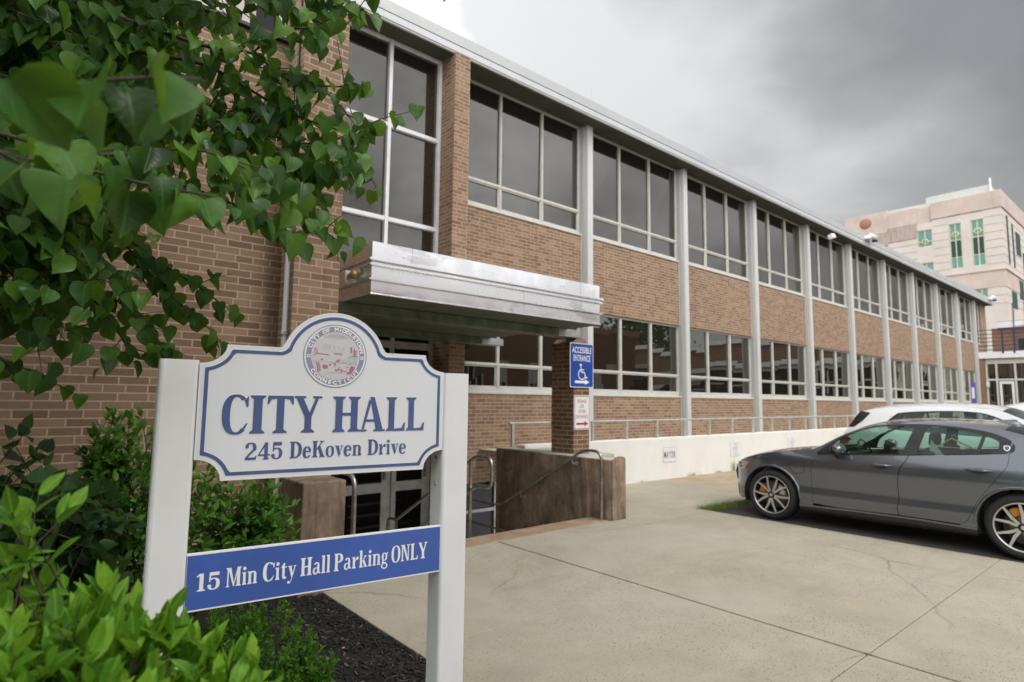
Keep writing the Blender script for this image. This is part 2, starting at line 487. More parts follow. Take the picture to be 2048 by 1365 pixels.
def concrete_walk():
    t = NT('exposed_aggregate')
    v = t.world()
    big = t.noise(v, 0.55, 5, 0.65, 0.4)
    mid = t.noise(v, 3.2, 5, 0.6)
    sp = t.node('ShaderNodeTexVoronoi'); t.l.new(v, sp.inputs['Vector']); sp.inputs['Scale'].default_value = 66
    sp2 = t.node('ShaderNodeTexVoronoi'); t.l.new(t.world((1, 1.5, 1)), sp2.inputs['Vector']); sp2.inputs['Scale'].default_value = 30
    dots = t.ramp(sp.outputs['Distance'], (0.22, 1.0), (0.32, 0.0))
    keep = t.ramp(sp.outputs['Color'], (0.60, 0.0), (0.66, 1.0))
    dots2 = t.ramp(sp2.outputs['Distance'], (0.17, 1.0), (0.25, 0.0))
    keep2 = t.ramp(sp2.outputs['Color'], (0.62, 0.0), (0.68, 1.0))
    thin = t.ramp(t.noise(v, 0.9, 3), (0.35, 0.15), (0.62, 1.0))
    c = t.ramp(big, (0.25, (0.34, 0.305, 0.228)), (0.5, (0.41, 0.375, 0.290)), (0.8, (0.46, 0.435, 0.355)))
    c = t.mix(0.5, c, t.ramp(mid, (0.25, 0.78), (0.75, 1.1)), 'MULTIPLY')
    c = t.mix(0.6, c, t.ramp(t.noise(v, 95, 6, 0.85), (0.30, 0.50), (0.70, 1.42)), 'MULTIPLY')
    rust = t.ramp(t.noise(v, 1.3, 5, 0.7, 0.8), (0.62, 0.0), (0.78, 0.55))
    c = t.mix(rust, c, (0.43, 0.30, 0.155))
    m1 = t.math('MULTIPLY', t.math('MULTIPLY', dots, keep), thin)
    m2 = t.math('MULTIPLY', t.math('MULTIPLY', dots2, keep2), thin)
    mm = t.math('MAXIMUM', m1, m2)
    c = t.mix(t.math('MULTIPLY', mm, 0.85), c, (0.075, 0.06, 0.045))
    # hairline cracks and faint tyre scuffs
    wv = t.node('ShaderNodeVectorMath', operation='MULTIPLY_ADD')
    nz = t.node('ShaderNodeTexNoise'); t.l.new(v, nz.inputs['Vector']); nz.inputs['Scale'].default_value = 1.1; nz.inputs['Detail'].default_value = 6
    t.l.new(nz.outputs['Color'], wv.inputs[0]); wv.inputs[1].default_value = (0.55, 0.55, 0.0); t.l.new(v, wv.inputs[2])
    ck = t.node('ShaderNodeTexVoronoi', feature='DISTANCE_TO_EDGE'); t.l.new(wv.outputs[0], ck.inputs['Vector']); ck.inputs['Scale'].default_value = 0.33
    crack = t.math('MULTIPLY', t.ramp(ck.outputs['Distance'], (0.0, 1.0), (0.0045, 0.0)), t.ramp(t.noise(v, 0.5, 3), (0.46, 0.0), (0.56, 1.0)))
    c = t.mix(t.math('MULTIPLY', crack, 0.6), c, (0.12, 0.09, 0.06))
    sc_ = t.ramp(t.noise(t.world((0.5, 2.6, 1)), 1.0, 5, 0.6, 1.2), (0.58, 0.0), (0.72, 0.28))
    c = t.mix(sc_, c, (0.20, 0.175, 0.14))
    t.set(Base_Color=c, Roughness=0.9)
    t.bump(t.math('SUBTRACT', t.noise(v, 140, 4), t.math('MULTIPLY', mm, 0.8)), 0.35, 0.004)
    return t.m
M['walk'] = concrete_walk()

def concrete_slab():
    t = NT('tan_concrete')
    v = t.world()
    big = t.noise(v, 1.2, 5, 0.65, 0.5)
    c = t.ramp(big, (0.25, (0.31, 0.23, 0.15)), (0.55, (0.41, 0.33, 0.225)), (0.8, (0.47, 0.40, 0.29)))
    c = t.mix(0.5, c, t.ramp(t.noise(v, 120, 4, 0.7), (0.25, 0.72), (0.75, 1.2)), 'MULTIPLY')
    t.set(Base_Color=c, Roughness=0.9)
    t.bump(t.noise(v, 140, 4), 0.25, 0.003)
    return t.m
M['slab'] = concrete_slab()

def stained(name, base, dark, pale, streak=(2.4, 2.4, 0.5), amount=1.0):
    """weathered concrete with run-off streaks"""
    t = NT(name)
    v = t.world()
    st = t.noise(t.world(streak), 1.0, 6, 0.7, 1.4)
    bl = t.noise(v, 3.5, 6, 0.7, 0.4)
    c = t.ramp(st, (0.30, dark), (0.52, base), (0.75, pale))
    c = t.mix(amount, c, t.ramp(bl, (0.30, 0.45), (0.65, 1.15)), 'MULTIPLY')
    spots = t.ramp(t.noise(v, 14, 5, 0.75), (0.60, 0.0), (0.74, 0.5))
    c = t.mix(spots, c, pale)
    c = t.mix(0.4, c, t.ramp(t.noise(v, 110, 4, 0.7), (0.25, 0.7), (0.75, 1.2)), 'MULTIPLY')
    t.set(Base_Color=c, Roughness=0.9)
    t.bump(t.noise(v, 45, 6, 0.7), 0.4, 0.006)
    return t.m
M['brownstone'] = stained('stained_brown_concrete', (0.30, 0.215, 0.150), (0.075, 0.062, 0.045), (0.45, 0.36, 0.27))
M['brownstone_front'] = stained('stained_brown_concrete_front', (0.30, 0.215, 0.155), (0.14, 0.10, 0.070), (0.44, 0.355, 0.28), streak=(5, 5, 1.1), amount=1.0)
M['ledge'] = stained('ledge_stone', (0.36, 0.25, 0.165), (0.27, 0.18, 0.115), (0.42, 0.32, 0.22), amount=0.35)
M['whitewall'] = stained('painted_wall', (0.82, 0.805, 0.755), (0.77, 0.75, 0.695), (0.85, 0.84, 0.80), streak=(0.8, 0.8, 0.35), amount=0.06)
M['landing'] = stained('landing_concrete', (0.55, 0.53, 0.46), (0.42, 0.40, 0.34), (0.64, 0.62, 0.56), amount=0.2)
M['precast_stain'] = stained('precast_stained', (0.44, 0.35, 0.30), (0.28, 0.22, 0.185), (0.52, 0.425, 0.37), amount=0.2)

def asphalt():
    t = NT('asphalt')
    v = t.world()
    c = t.ramp(t.noise(v, 0.9, 5, 0.65), (0.3, (0.050, 0.046, 0.042)), (0.7, (0.085, 0.078, 0.070)))
    c = t.mix(0.7, c, t.ramp(t.noise(v, 190, 4, 0.75), (0.25, 0.5), (0.72, 1.7)), 'MULTIPLY')
    t.set(Base_Color=c, Roughness=0.92)
    t.bump(t.noise(v, 210, 3), 0.5, 0.004)
    return t.m
M['asphalt'] = asphalt()

def mulch():
    t = NT('mulch')
    v = t.world((1, 1.8, 1))
    c = t.ramp(t.noise(v, 42, 6, 0.75, 1.2), (0.30, (0.006, 0.005, 0.005)), (0.62, (0.028, 0.024, 0.023)), (0.80, (0.065, 0.05, 0.045)))
    t.set(Base_Color=c, Roughness=0.95)
    t.bump(t.noise(v, 50, 6, 0.75, 1.0), 1.0, 0.03)
    return t.m
M['mulch'] = mulch()

def leaf_mat(name, dark, mid, light, trans, vein=True, tint=(0.30, 0.55, 0.06)):
    """leaf: hue differs from leaf to leaf, paler veins, light comes through"""
    t = NT(name)
    g = t.node('ShaderNodeNewGeometry')
    ri = g.outputs['Random Per Island']
    c = t.ramp(ri, (0.0, dark), (0.55, mid), (1.0, light))
    c = t.mix(0.7, c, t.ramp(t.noise(t.world(), 45, 5, 0.65), (0.28, 0.62), (0.72, 1.30)), 'MULTIPLY')
    c = t.mix(t.ramp(t.noise(t.world(), 130, 3, 0.6), (0.70, 0.0), (0.78, 0.5)), c, (0.10, 0.085, 0.03))
    if vein:
        uv = t.node('ShaderNodeTexCoord').outputs['UV']
        sp = t.node('ShaderNodeSeparateXYZ'); t.l.new(uv, sp.inputs[0])
        au = t.math('ABSOLUTE', sp.outputs['X'])
        rib = t.ramp(au, (0.012, 1.0), (0.05, 0.0))
        sv_ = t.math('FRACT', t.math('MULTIPLY', t.math('SUBTRACT', sp.outputs['Y'], t.math('MULTIPLY', au, 0.75)), 6.0))
        side = t.ramp(sv_, (0.0, 0.55), (0.10, 0.0), (0.92, 0.0), (1.0, 0.55))
        vf = t.math('MAXIMUM', rib, side)
        c = t.mix(t.math('MULTIPLY', vf, 0.4), c, tuple(min(1, x*1.9+0.02) for x in mid))
        bpn = t.node('ShaderNodeBump'); bpn.inputs['Strength'].default_value = 0.35; bpn.inputs['Distance'].default_value = 0.002
        t.l.new(vf, bpn.inputs['Height']); t.l.new(bpn.outputs[0], t.b.inputs['Normal'])
    t.set(Base_Color=c, Roughness=t.ramp(t.math('FRACT', t.math('MULTIPLY', ri, 7.31)), (0.0, 0.30), (1.0, 0.58)))
    t.b.inputs['Specular IOR Level'].default_value = 0.35
    tr = t.node('ShaderNodeBsdfTranslucent')
    t.l.new(t.mix(0.55, c, tint), tr.inputs['Color'])
    m = t.node('ShaderNodeMixShader'); m.inputs[0].default_value = trans
    t.l.new(t.b.outputs[0], m.inputs[1]); t.l.new(tr.outputs[0], m.inputs[2])
    t.l.new(m.outputs[0], t.out.inputs[0])
    return t.m
M['leaf_tree'] = leaf_mat('redbud_leaf', (0.016, 0.055, 0.012), (0.042, 0.130, 0.020), (0.14, 0.29, 0.030), 0.36, tint=(0.36, 0.60, 0.05))
M['leaf_bright'] = leaf_mat('bright_leaf', (0.055, 0.165, 0.014), (0.140, 0.335, 0.024), (0.28, 0.50, 0.045), 0.38, tint=(0.42, 0.65, 0.06))
M['leaf_shrub'] = leaf_mat('shrub_leaf', (0.026, 0.085, 0.014), (0.070, 0.200, 0.024), (0.16, 0.34, 0.04), 0.33)
M['leaf_dark'] = leaf_mat('dark_leaf', (0.012, 0.042, 0.014), (0.022, 0.070, 0.020), (0.035, 0.095, 0.024), 0.25)
M['leaf_small'] = leaf_mat('small_leaf', (0.05, 0.15, 0.018), (0.11, 0.28, 0.032), (0.20, 0.41, 0.06), 0.30, vein=False)
M['leaf_far'] = leaf_mat('far_leaf', (0.018, 0.048, 0.014), (0.032, 0.080, 0.020), (0.055, 0.12, 0.028), 0.25, vein=False)
M['grass'] = leaf_mat('grass_blade', (0.10, 0.15, 0.035), (0.20, 0.26, 0.065), (0.36, 0.36, 0.15), 0.25, vein=False)
M['flower'] = plain('flower_pink', (0.60, 0.28, 0.38), 0.6)

# ------------------------------------------------------------------ ground
def sheet(name, rects, z, mat, thick=0.0, bevel=0.0):
    m = MB()
    for x0, x1, y0, y1 in rects:
        if thick: m.box(x0, x1, y0, y1, z-thick, z)
        else: m.quad((x0, y0, z), (x1, y0, z), (x1, y1, z), (x0, y1, z))
    return tag(m.build(name, mat, bevel=bevel), kind='structure')

HX0, HX1, HY0, HY1 = 2.3, 7.1, 5.45, 8.7       # opening for the sunken entrance
sheet('ground', [(-900, HX0, -900, 900), (HX1, 900, -900, 900), (HX0, HX1, -900, HY0), (HX0, HX1, HY1, 900)], -0.045, M['asphalt'])
slabs = []
JX = [2.05, 4.27, 6.40, 7.93]
JY = [-6.0, -3.9, -2.1, -0.28, 1.52, 3.32, 5.275]
for i in range(3):
    for j in range(6):
        gx = 0.009 if i == 1 else 0.003
        gx0 = 0.009 if i == 1 else 0.003
        x0 = JX[i] + (0.012 if i == 1 else 0.002 if i else 0)
        x1 = JX[i+1] - (0.012 if i == 0 else 0.002 if i < 2 else 0)
        slabs.append((x0, x1, JY[j]+0.004, JY[j+1]-0.004))
slabs += [(6.47, 7.93, 5.279, 7.352), (7.936, 10.25, 5.06, 7.352)]
walk = sheet('sidewalk', slabs, 0.0, M['walk'], 0.12, 0.004)
sheet('far_sidewalk', [(10.256, 13.9, 5.06, 7.352), (13.906, 17.6, 5.06, 7.352), (17.606, 41.0, 5.06, 7.352)], -0.004, M['slab'], 0.1, 0.004)
sheet('soil_ground', [(2.05, 7.92, -6.0, 5.27)], -0.040, M['hole'])
sheet('path', [(2.52, 4.95, 5.279, 5.60), (4.956, 6.166, 5.279, 5.60)], 0.004, M['ledge'], 0.16, 0.006)

# planting bed: a gently uneven mulch surface
mm = MB()
nx, ny = 60, 70
def bed_z(x, y):
    e = min(1.0, max(0.0, (2.04-x)/0.5))
    return -0.015 + e*(0.035 + 0.02*math.sin(3.1*x+1.3*y) + 0.018*math.sin(7.3*y-2.2*x) + 0.012*math.sin(13*x+11*y))
vs = []
for j in range(ny+1):
    for i in range(nx+1):
        x = -5.0 + 7.045*i/nx; y = -2.0 + 7.4*j/ny
        vs.append((x, y, bed_z(x, y)))
mm.add(vs, [(j*(nx+1)+i, j*(nx+1)+i+1, (j+1)*(nx+1)+i+1, (j+1)*(nx+1)+i) for j in range(ny) for i in range(nx)], True)
tag(mm.build('mulch_ground', M['mulch']), kind='structure')
chips = MB()
rc = random.Random(3)
for k in range(7000):
    x = 2.05 - abs(rc.gauss(0, 0.65)); y = rc.uniform(1.6, 5.0)
    if x < 0.5: continue
    z = bed_z(x, y)+rc.uniform(0.001, 0.012)
    a = rc.uniform(0, 6.283); L = rc.uniform(0.008, 0.026); W = rc.uniform(0.003, 0.007)
    d = Vector((math.cos(a), math.sin(a), rc.uniform(-0.4, 0.4)))*L
    s_ = Vector((-math.sin(a), math.cos(a), rc.uniform(-0.5, 0.5)))*W
    p = Vector((x, y, z))
    chips.add([p-d-s_, p+d-s_, p+d*0.8+s_, p-d*0.9+s_], [(0, 1, 2, 3)])
chip_m = NT('bark_chip')
ri = chip_m.node('ShaderNodeNewGeometry').outputs['Random Per Island']
chip_m.set(Base_Color=chip_m.ramp(ri, (0.0, (0.008, 0.007, 0.007)), (0.82, (0.026, 0.022, 0.021)), (0.95, (0.055, 0.042, 0.034)), (1.0, (0.20, 0.17, 0.14))), Roughness=0.9)
tag(chips.build('bark_debris', chip_m.m, fix=False), 'dark shredded bark chips lying over the planting bed', 'bark chips', kind='stuff')

# ------------------------------------------------------------------ city hall
YB = 8.55          # brick face of the long facade
YC = 8.40          # front of the pale columns
YG = 8.60          # window frames
YF = 8.06          # roof edge
CR0, BAY = 9.346, 3.623
hall = empty('office_building', (9.2, 8.55, 0), 'long two storey brown brick office building with pale columns and a flat overhanging roof', 'building')

m = MB()
m.box(5.70, 44.9, YB, YB+0.30, 3.50, 5.125)          # spandrel band
m.box(5.70, 42.2, YB, YB+0.30, 0.10, 1.685)          # base band
m.box(5.70, 5.86, YB, YB+0.30, 1.685, 3.50)
m.box(43.55, 44.9, YB-0.02, YB+0.28, 5.125, 7.60)
m.box(44.6, 44.9, YB+0.3, 20, 3.5, 7.6)
m.build('brick_wall', M['brick'], hall)
m = MB()
m.box(5.44, 5.755, YF, YB+0.2, -1.2, 7.605)
m.build('brick_pier', M['brick'], hall)
# block on the left that stands forward
m = MB()
m.box(-14, 1.862, 5.65, 5.95, -0.3, 5.085)
m.box(1.815, 1.862, 5.65, 5.95, 5.085, 6.9)
m.box(-14, 0.2, 5.65, 5.95, 5.085, 6.9)
m.box(-14, 1.862, 5.65, 5.95, 6.9, 7.95)
m.box(1.864, 2.298, 5.30, 8.9, -0.3, 7.95)
m.build('brick_wing', M['brick'], hall)
MB().box(-14, 2.2, 5.7, 12, 7.95, 8.0).build('wing_roof', M['roofing'], hall)

# roof: thick metal edge in two bands, soffit, deck
m = MB(); m.box(2.3, 44.93, YF, YF+0.05, 7.742, 7.932); m.box(44.88, 44.93, YF+0.05, 20, 7.62, 7.932)
rf = m.build('roof_fascia', M['fascia'], hall)
m = MB(); m.box(2.3, 44.92, YF+0.006, YF+0.05, 7.612, 7.732)
m.build('lower_band', M['fascia_low'], rf, 0.004)
m = MB(); m.box(2.3, 44.90, YF+0.02, YF+0.06, 7.585, 7.6115)
m.build('drip_edge', M['frame'], rf)
for k in range(13): MB().box(6.67+3.05*k, 6.676+3.05*k, YF-0.002, YF+0.01, 7.742, 7.934).build('seam', M['fascia_low'], rf)
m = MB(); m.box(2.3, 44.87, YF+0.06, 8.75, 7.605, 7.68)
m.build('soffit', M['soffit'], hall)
MB().box(2.3, 44.9, YF+0.05, 20, 7.85, 7.925).build('roof_deck', M['roofing'], hall)
MB().box(5.9, 44.6, 8.9, 9.0, -1.2, 7.6).build('inner_wall', M['hole'], hall)

# columns: a deep fin with a shallower backing post
def column(x):
    m = MB()
    m.box(x-0.165, x, YC, YB+0.02, 0.0, 7.606)
    c = m.build('column', M['column'], hall, 0.006)
    m = MB()
    m.box(x-0.172, x-0.160, YC+0.055, YC+0.075, 0.0, 7.60)
    m.box(x-0.215, x+0.10, YB-0.045, YB+0.16, 0.0, 7.60)
    m.build('backing_post', M['column_shaded'], c, 0.004)
    for z0, z1 in ((0.1, 1.68), (3.5, 5.12)):
        MB().box(x-0.232, x-0.214, YB-0.010, YB+0.02, z0, z1).build('edge_angle', M['frame'], c)
    return c
c0 = column(CR0)
for k in range(1, 10):
    copy_tree(c0, hall, (c0.location.x+BAY*k, c0.location.y, c0.location.z))

# windows: three lights over three low lights
rpane = random.Random(17)
def window(x0, x1, z0, z1, zt, muls, depth_name='window', sill=True):
    m = MB()
    f = 0.036
    m.box(x0, x1, YG, YG+0.07, z1-f, z1)
    m.box(x0, x0+f, YG, YG+0.07, z0, z1-f); m.box(x1-f, x1, YG, YG+0.07, z0, z1-f)
    zb = z0+(0.065 if z0 > 4 else 0.09); mw = 0.020 if z0 > 4 else 0.030
    m.box(x0+f, x1-f, YG, YG+0.07, z0, zb)
    m.box(x0+f, x1-f, YG-0.004, YG+0.07, zt-0.024, zt+0.024)
    for q in muls:
        m.box(q-mw, q-0.002, YG-0.008, YG+0.07, zb, z1-f)
        m.box(q+0.002, q+mw, YG-0.008, YG+0.07, zb, z1-f)
        m.box(q-0.002, q+0.002, YG+0.01, YG+0.07, zb, z1-f)
    w = m.build(depth_name, M['frame'], hall, 0.004)
    # sashes of the low lights
    edges = [x0+f]+[e for q in muls for e in (q-mw, q+mw)]+[x1-f]
    m = MB()
    for i in range(0, len(edges), 2):
        a, b = edges[i], edges[i+1]
        s = 0.028
        m.box(a, b, YG+0.012, YG+0.05, zb, zb+s); m.box(a, b, YG+0.012, YG+0.05, zt-0.024-s, zt-0.025)
        m.box(a, a+s, YG+0.012, YG+0.05, zb+s, zt-0.024-s); m.box(b-s, b, YG+0.012, YG+0.05, zb+s, zt-0.024-s)
    m.build('sash', M['frame'], w, 0.003)
    m = MB()                                  # every light is a sheet of its own, never quite in plane with the next
    lights = [x0+0.01]+list(muls)+[x1-0.01]
    for a, b in zip(lights, lights[1:]):
        for c, d in ((z0+0.01, zt), (zt, z1-0.01)):
            tx, tz, k = rpane.gauss(0, 0.0045), rpane.gauss(0, 0.004), rpane.gauss(0, 0.0015)
            m.quad((a, YG+0.043-tx-tz+k, c), (b, YG+0.043+tx-tz-k, c), (b, YG+0.043+tx+tz+k, d), (a, YG+0.043-tx+tz-k, d))
    m.build('pane', M['glass'], w, fix=False)
    if sill:
        m = MB(); m.box(x0-0.04, x1+0.02, YB-0.022, YG+0.02, z0-0.035, z0+0.004)
        m.build('sill', M['frame'], w, 0.004)
    return w
def bay_windows(k):
    x0 = CR0+0.09+BAY*k; x1 = CR0+BAY*(k+1)-0.205
    return x0, x1, (CR0+BAY*k+1.146, CR0+BAY*k+2.276)
x0, x1, mu = bay_windows(0)
wu = window(x0, x1, 5.16, 7.60, 5.685, mu)
wl_ = window(x0, x1, 1.72, 3.495, 2.24, mu)
for k in range(1, 9):
    x0, x1, mu = bay_windows(k)
    window(x0, x1, 5.16, 7.60, 5.685, mu)
    window(x0, x1, 1.72, 3.495, 2.24, mu)
window(5.86, 9.13, 5.16, 7.60, 5.685, (6.905, 8.011))
window(5.96, 9.13, 1.72, 3.495, 2.24, (6.905, 8.011))
window(42.05, 43.54, 5.16, 7.60, 5.685, (42.5,))

# tall stair window beside the brick pier
m = MB()
for x_, w_ in ((4.433, 0.032), (5.41, 0.03), (3.42, 0.03), (2.34, 0.03)): m.box(x_-w_, x_+w_, 8.47, 8.56, 3.2, 7.60)
for z_ in (6.10, 4.505): m.box(2.31, 5.44, 8.475, 8.56, z_-0.035, z_+0.035)
m.box(2.31, 5.44, 8.474, 8.56, 7.555, 7.60)
tw = m.build('stair_window', M['frame_white'], hall, 0.004)
m = MB(); m.quad((2.31, 8.54, 3.2), (5.44, 8.54, 3.2), (5.44, 8.54, 7.59), (2.31, 8.54, 7.59))
m.build('pane', M['glass'], tw, fix=False)

# window with a drawn blind in the forward wing
m = MB()
m.box(0.2, 1.815, 5.70, 5.76, 5.087, 5.13); m.box(1.755, 1.815, 5.695, 5.76, 5.13, 6.9); m.box(0.2, 0.26, 5.695, 5.76, 5.13, 6.9); m.box(0.26, 1.755, 5.70, 5.76, 6.84, 6.9)
lw = m.build('window', M['frame_white'], hall, 0.004)
MB().box(0.15, 1.83, 5.60, 5.72, 5.050, 5.088).build('sill', M['darkmetal'], lw, 0.004)
MB().box(0.26, 1.54, 5.775, 5.785, 5.13, 6.85).build('blind', plain('blind_cloth', (0.56, 0.50, 0.45), 0.8, 0, 0.03), lw)
m = MB(); m.quad((0.26, 5.79, 5.13), (1.755, 5.79, 5.13), (1.755, 5.79, 6.85), (0.26, 5.79, 6.85)); m.build('pane', M['glass_door'], lw, fix=False)

# conduit in the corner of the wing
m = MB(); m.tube([(1.842, 5.40, -0.2), (1.842, 5.40, 3.07)], 0.027, 12); m.tube([(1.842, 5.40, 3.07), (1.842, 5.40, 3.13)], 0.034, 12)
cd = m.build('conduit', M['white'], hall)
for z_ in (3.0, 2.16, 0.62): MB().box(1.80, 1.866, 5.362, 5.438, z_-0.018, z_+0.018).build('pipe_clip', M['galv'], cd, 0.004)
m = MB(); m.tube([(1.85, 5.40, 3.13), (1.852, 5.405, 5.0), (1.85, 5.40, 7.2)], 0.008, 6)
m.build('cable', M['darkmetal'], hall)
# down pipe right of the pier
m = MB(); m.box(5.955, 6.045, YB-0.075, YB-0.003, 0.1, 2.62)
m.build('down_pipe', M['column'], hall, 0.008)

# entrance canopy: folded metal fascia over green steel beams
CX0, CX1, CY, CZ0, CZ1 = 2.73, 6.245, 5.50, 2.645, 3.205
cp = MB()
prof = [(0, 3.205), (0, 3.030), (0.042, 3.025), (0.042, 3.000), (0.004, 2.995), (0.004, 2.978), (0.034, 2.970), (0.034, 2.952), (0.002, 2.940), (0.002, 2.820),
        (0.040, 2.812), (0.040, 2.796), (0.004, 2.790), (0.004, 2.662), (0.014, 2.655), (0.014, 2.645)]
def canopy_ring(d):
    return [(CX0-d, 8.50), (CX0-d, CY-d), (CX1+d, CY-d), (CX1+d, 8.50)]
vs = []
for d, z in prof:
    vs += [(x, y, z) for x, y in canopy_ring(d)]
fs = []
for i in range(len(prof)-1):
    for j in range(3): fs.append((i*4+j, i*4+j+1, i*4+5+j, i*4+4+j))
cp.add(vs, fs)
cp.quad((CX0, CY, 3.205), (CX1, CY, 3.205), (CX1, 8.5, 3.205), (CX0, 8.5, 3.205))
canopy = cp.build('entrance_canopy', M['canopy'], hall, fix=False)
for x_, z0, z1, d in ((3.20, 3.03, 3.206, 0.0015), (4.82, 2.822, 2.94, 0.0035), (4.82, 2.664, 2.788, 0.0055), (5.86, 2.822, 2.94, 0.0035), (5.86, 3.03, 3.206, 0.0015)):
    MB().box(x_, x_+0.004, CY-d, CY+0.0, z0, z1).build('fascia_seam', M['galv'], canopy)
MB().box(4.822, 5.02, CY-0.0048, CY, 2.70, 2.785).build('patch_plate', M['canopy'], canopy)
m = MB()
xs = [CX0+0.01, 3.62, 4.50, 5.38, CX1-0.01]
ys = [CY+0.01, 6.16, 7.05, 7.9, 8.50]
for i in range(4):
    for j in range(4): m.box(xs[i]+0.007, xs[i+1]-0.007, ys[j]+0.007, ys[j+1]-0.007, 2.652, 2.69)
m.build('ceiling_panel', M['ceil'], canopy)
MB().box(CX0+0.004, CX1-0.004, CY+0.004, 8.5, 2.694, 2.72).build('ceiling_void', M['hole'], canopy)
for y_ in (6.15, 8.02):
    m = MB(); m.box(2.31, 6.56, y_, y_+0.22, 2.532, 2.650)
    b = m.build('beam', M['green'], canopy, 0.008)
    MB().box(6.08, 6.561, y_-0.004, y_+0.2, 2.531, 2.649).build('beam_end', M['galv'], b, 0.006)
for x_, y_ in ((3.42, 6.86), (4.86, 6.86)):
    m = MB(); m.lathe([(0.055, -0.002), (0.095, -0.012), (0.105, -0.004), (0.105, 0.004)], lambda a, b_, c_: (x_+a, y_+b_, 2.652+c_), 28)
    d = m.build('down_light', M['brass'], canopy)
    MB().lathe([(0.0, 0.0), (0.056, 0.0)], lambda a, b_, c_: (x_+a, y_+b_, 2.6505+c_), 24).build('lamp_glass', M['hole'], d)
# flood lamp bracket on the canopy end
m = MB(); m.box(CX0-0.14, CX0-0.002, 5.82, 5.94, 2.80, 2.93); m.box(CX0-0.05, CX0-0.004, 5.72, 5.82, 2.90, 2.95)
fl = m.build('flood_lamp', M['white'], canopy, 0.008)
m = MB(); m.lathe([(0.0, -0.085), (0.03, -0.08), (0.048, -0.055), (0.045, -0.02), (0.03, 0.02), (0.03, 0.07), (0.0, 0.07)], lambda a, b_, c_: (CX0-0.10+a, 5.74+c_, 2.865+b_), 20)
m.build('lamp_head', M['brass'], fl)

# brick post under the canopy
m = MB(); m.box(6.40, 6.74, 6.15, 6.62, 0.79, 2.46)
pl = m.build('canopy_post', M['brick_old'], hall)
m = MB(); m.prism([(6.41, 2.461), (6.73, 2.461), (6.66, 2.532), (6.48, 2.532)], lambda u, v, d: (u, 6.16+d, v), 0.44)
m.build('mortar_cap', M['ledge'], pl)

# sunken entrance behind the cheek walls
m = MB()
m.box(2.31, 2.36, 5.6, 8.6, -1.3, 0.0)
m.box(2.31, 6.9, 5.42, 5.50, -1.3, -0.16)
m.build('areaway_wall', M['brownstone'], hall)
steps = MB()
zz, yy = 0.0, 5.601
for k in range(7):
    steps.box(2.52, 6.168, yy, yy+0.2815, -1.25, zz-0.157*(k+1))
    yy += 0.2815
steps.box(2.36, 7.0, yy, 8.62, -1.25, -1.105)
tag(steps.build('stairs', M['landing'], bevel=0.006), kind='structure')
m = MB()
DX = [2.42, 3.30, 3.72, 4.67, 4.76, 5.40]
for x_ in (2.38, 3.24, 4.655, 5.40): m.box(x_-0.03, x_+0.05, 8.56, 8.62, -1.1, 2.60)
m.box(2.38, 5.44, 8.562, 8.62, 1.05, 1.13); m.box(2.38, 5.44, 8.562, 8.62, 2.40, 2.52)
dr = m.build('door_frame', M['railgrey'], hall, 0.004)
for a, b in ((3.31, 4.62), (4.71, 5.365)):
    m = MB()
    m.box(a, a+0.085, 8.535, 8.58, -1.09, 1.04); m.box(b-0.085, b, 8.535, 8.58, -1.09, 1.04)
    m.box(a+0.085, b-0.085, 8.535, 8.58, 0.94, 1.04); m.box(a+0.085, b-0.085, 8.535, 8.58, -1.09, -0.9); m.box(a+0.085, b-0.085, 8.53, 8.58, 0.105, 0.255)
    d = m.build('door', M['railgrey'], hall, 0.004)
    MB().box(a+0.02, b-0.02, 8.556, 8.562, -1.08, 1.02).build('pane', M['glass_door'], d)
    m = MB(); m.box(b-0.07, b-0.03, 8.50, 8.53, 0.30, 0.62)
    m.build('door_handle', M['steel'], d, 0.006)
m = MB(); m.quad((2.36, 8.60, -1.1), (5.45, 8.60, -1.1), (5.45, 8.60, 2.62), (2.36, 8.60, 2.62)); m.build('entrance_glazing', M['glass_door'], hall, fix=False)
m = MB(); m.box(5.76, 7.0, 8.57, 8.62, -0.42, -0.36); m.box(6.84, 6.90, 8.565, 8.62, -1.1, 0.10); m.box(5.78, 5.84, 8.565, 8.62, -1.1, 0.10)
sl = m.build('side_window', M['railgrey'], hall, 0.004)
m = MB(); m.quad((5.76, 8.605, -1.1), (7.0, 8.605, -1.1), (7.0, 8.605, 0.1), (5.76, 8.605, 0.1)); m.build('pane', M['glass_door'], sl, fix=False)

# cameras, lamps and rods on the roof edge
def roof_camera(x, y, z, s=1.0):
    m = MB(); m.box(x-0.10*s, x+0.12*s, y-0.16, y+0.01, z+0.0, z+0.10*s)
    o = m.build('security_camera', M['white'], hall, 0.02, seg=2)
    m = MB(); m.lathe([(0.0, -0.22*s), (0.07*s, -0.21*s), (0.085*s, -0.15*s), (0.085*s, 0.14*s), (0.06*s, 0.17*s), (0.0, 0.17*s)], lambda a, b_, c_: (x+0.22*s+c_, y-0.16+a, z+0.10*s+b_), 16)
    m.build('camera_body', M['white'], o)
    m = MB(); m.box(x+0.30*s, x+0.42*s, y-0.25, y-0.08, z-0.03*s, z+0.03*s); m.build('visor', M['darkmetal'], o, 0.01)
roof_camera(24.3, YF, 7.80, 1.25)
roof_camera(43.6, YF, 7.80, 1.35)
m = MB(); m.tube([(21.35, 8.2, 7.61), (21.35, 8.18, 7.45)], 0.015, 8)
sp_ = m.build('spot_lamp', M['darkmetal'], hall)
m = MB(); m.obox((21.2, 8.02, 7.28), (0.26, 0.0, 0.06), (0, 0.16, -0.05), (-0.03, 0.05, 0.16)); m.build('lamp_head', M['white'], sp_, 0.015)
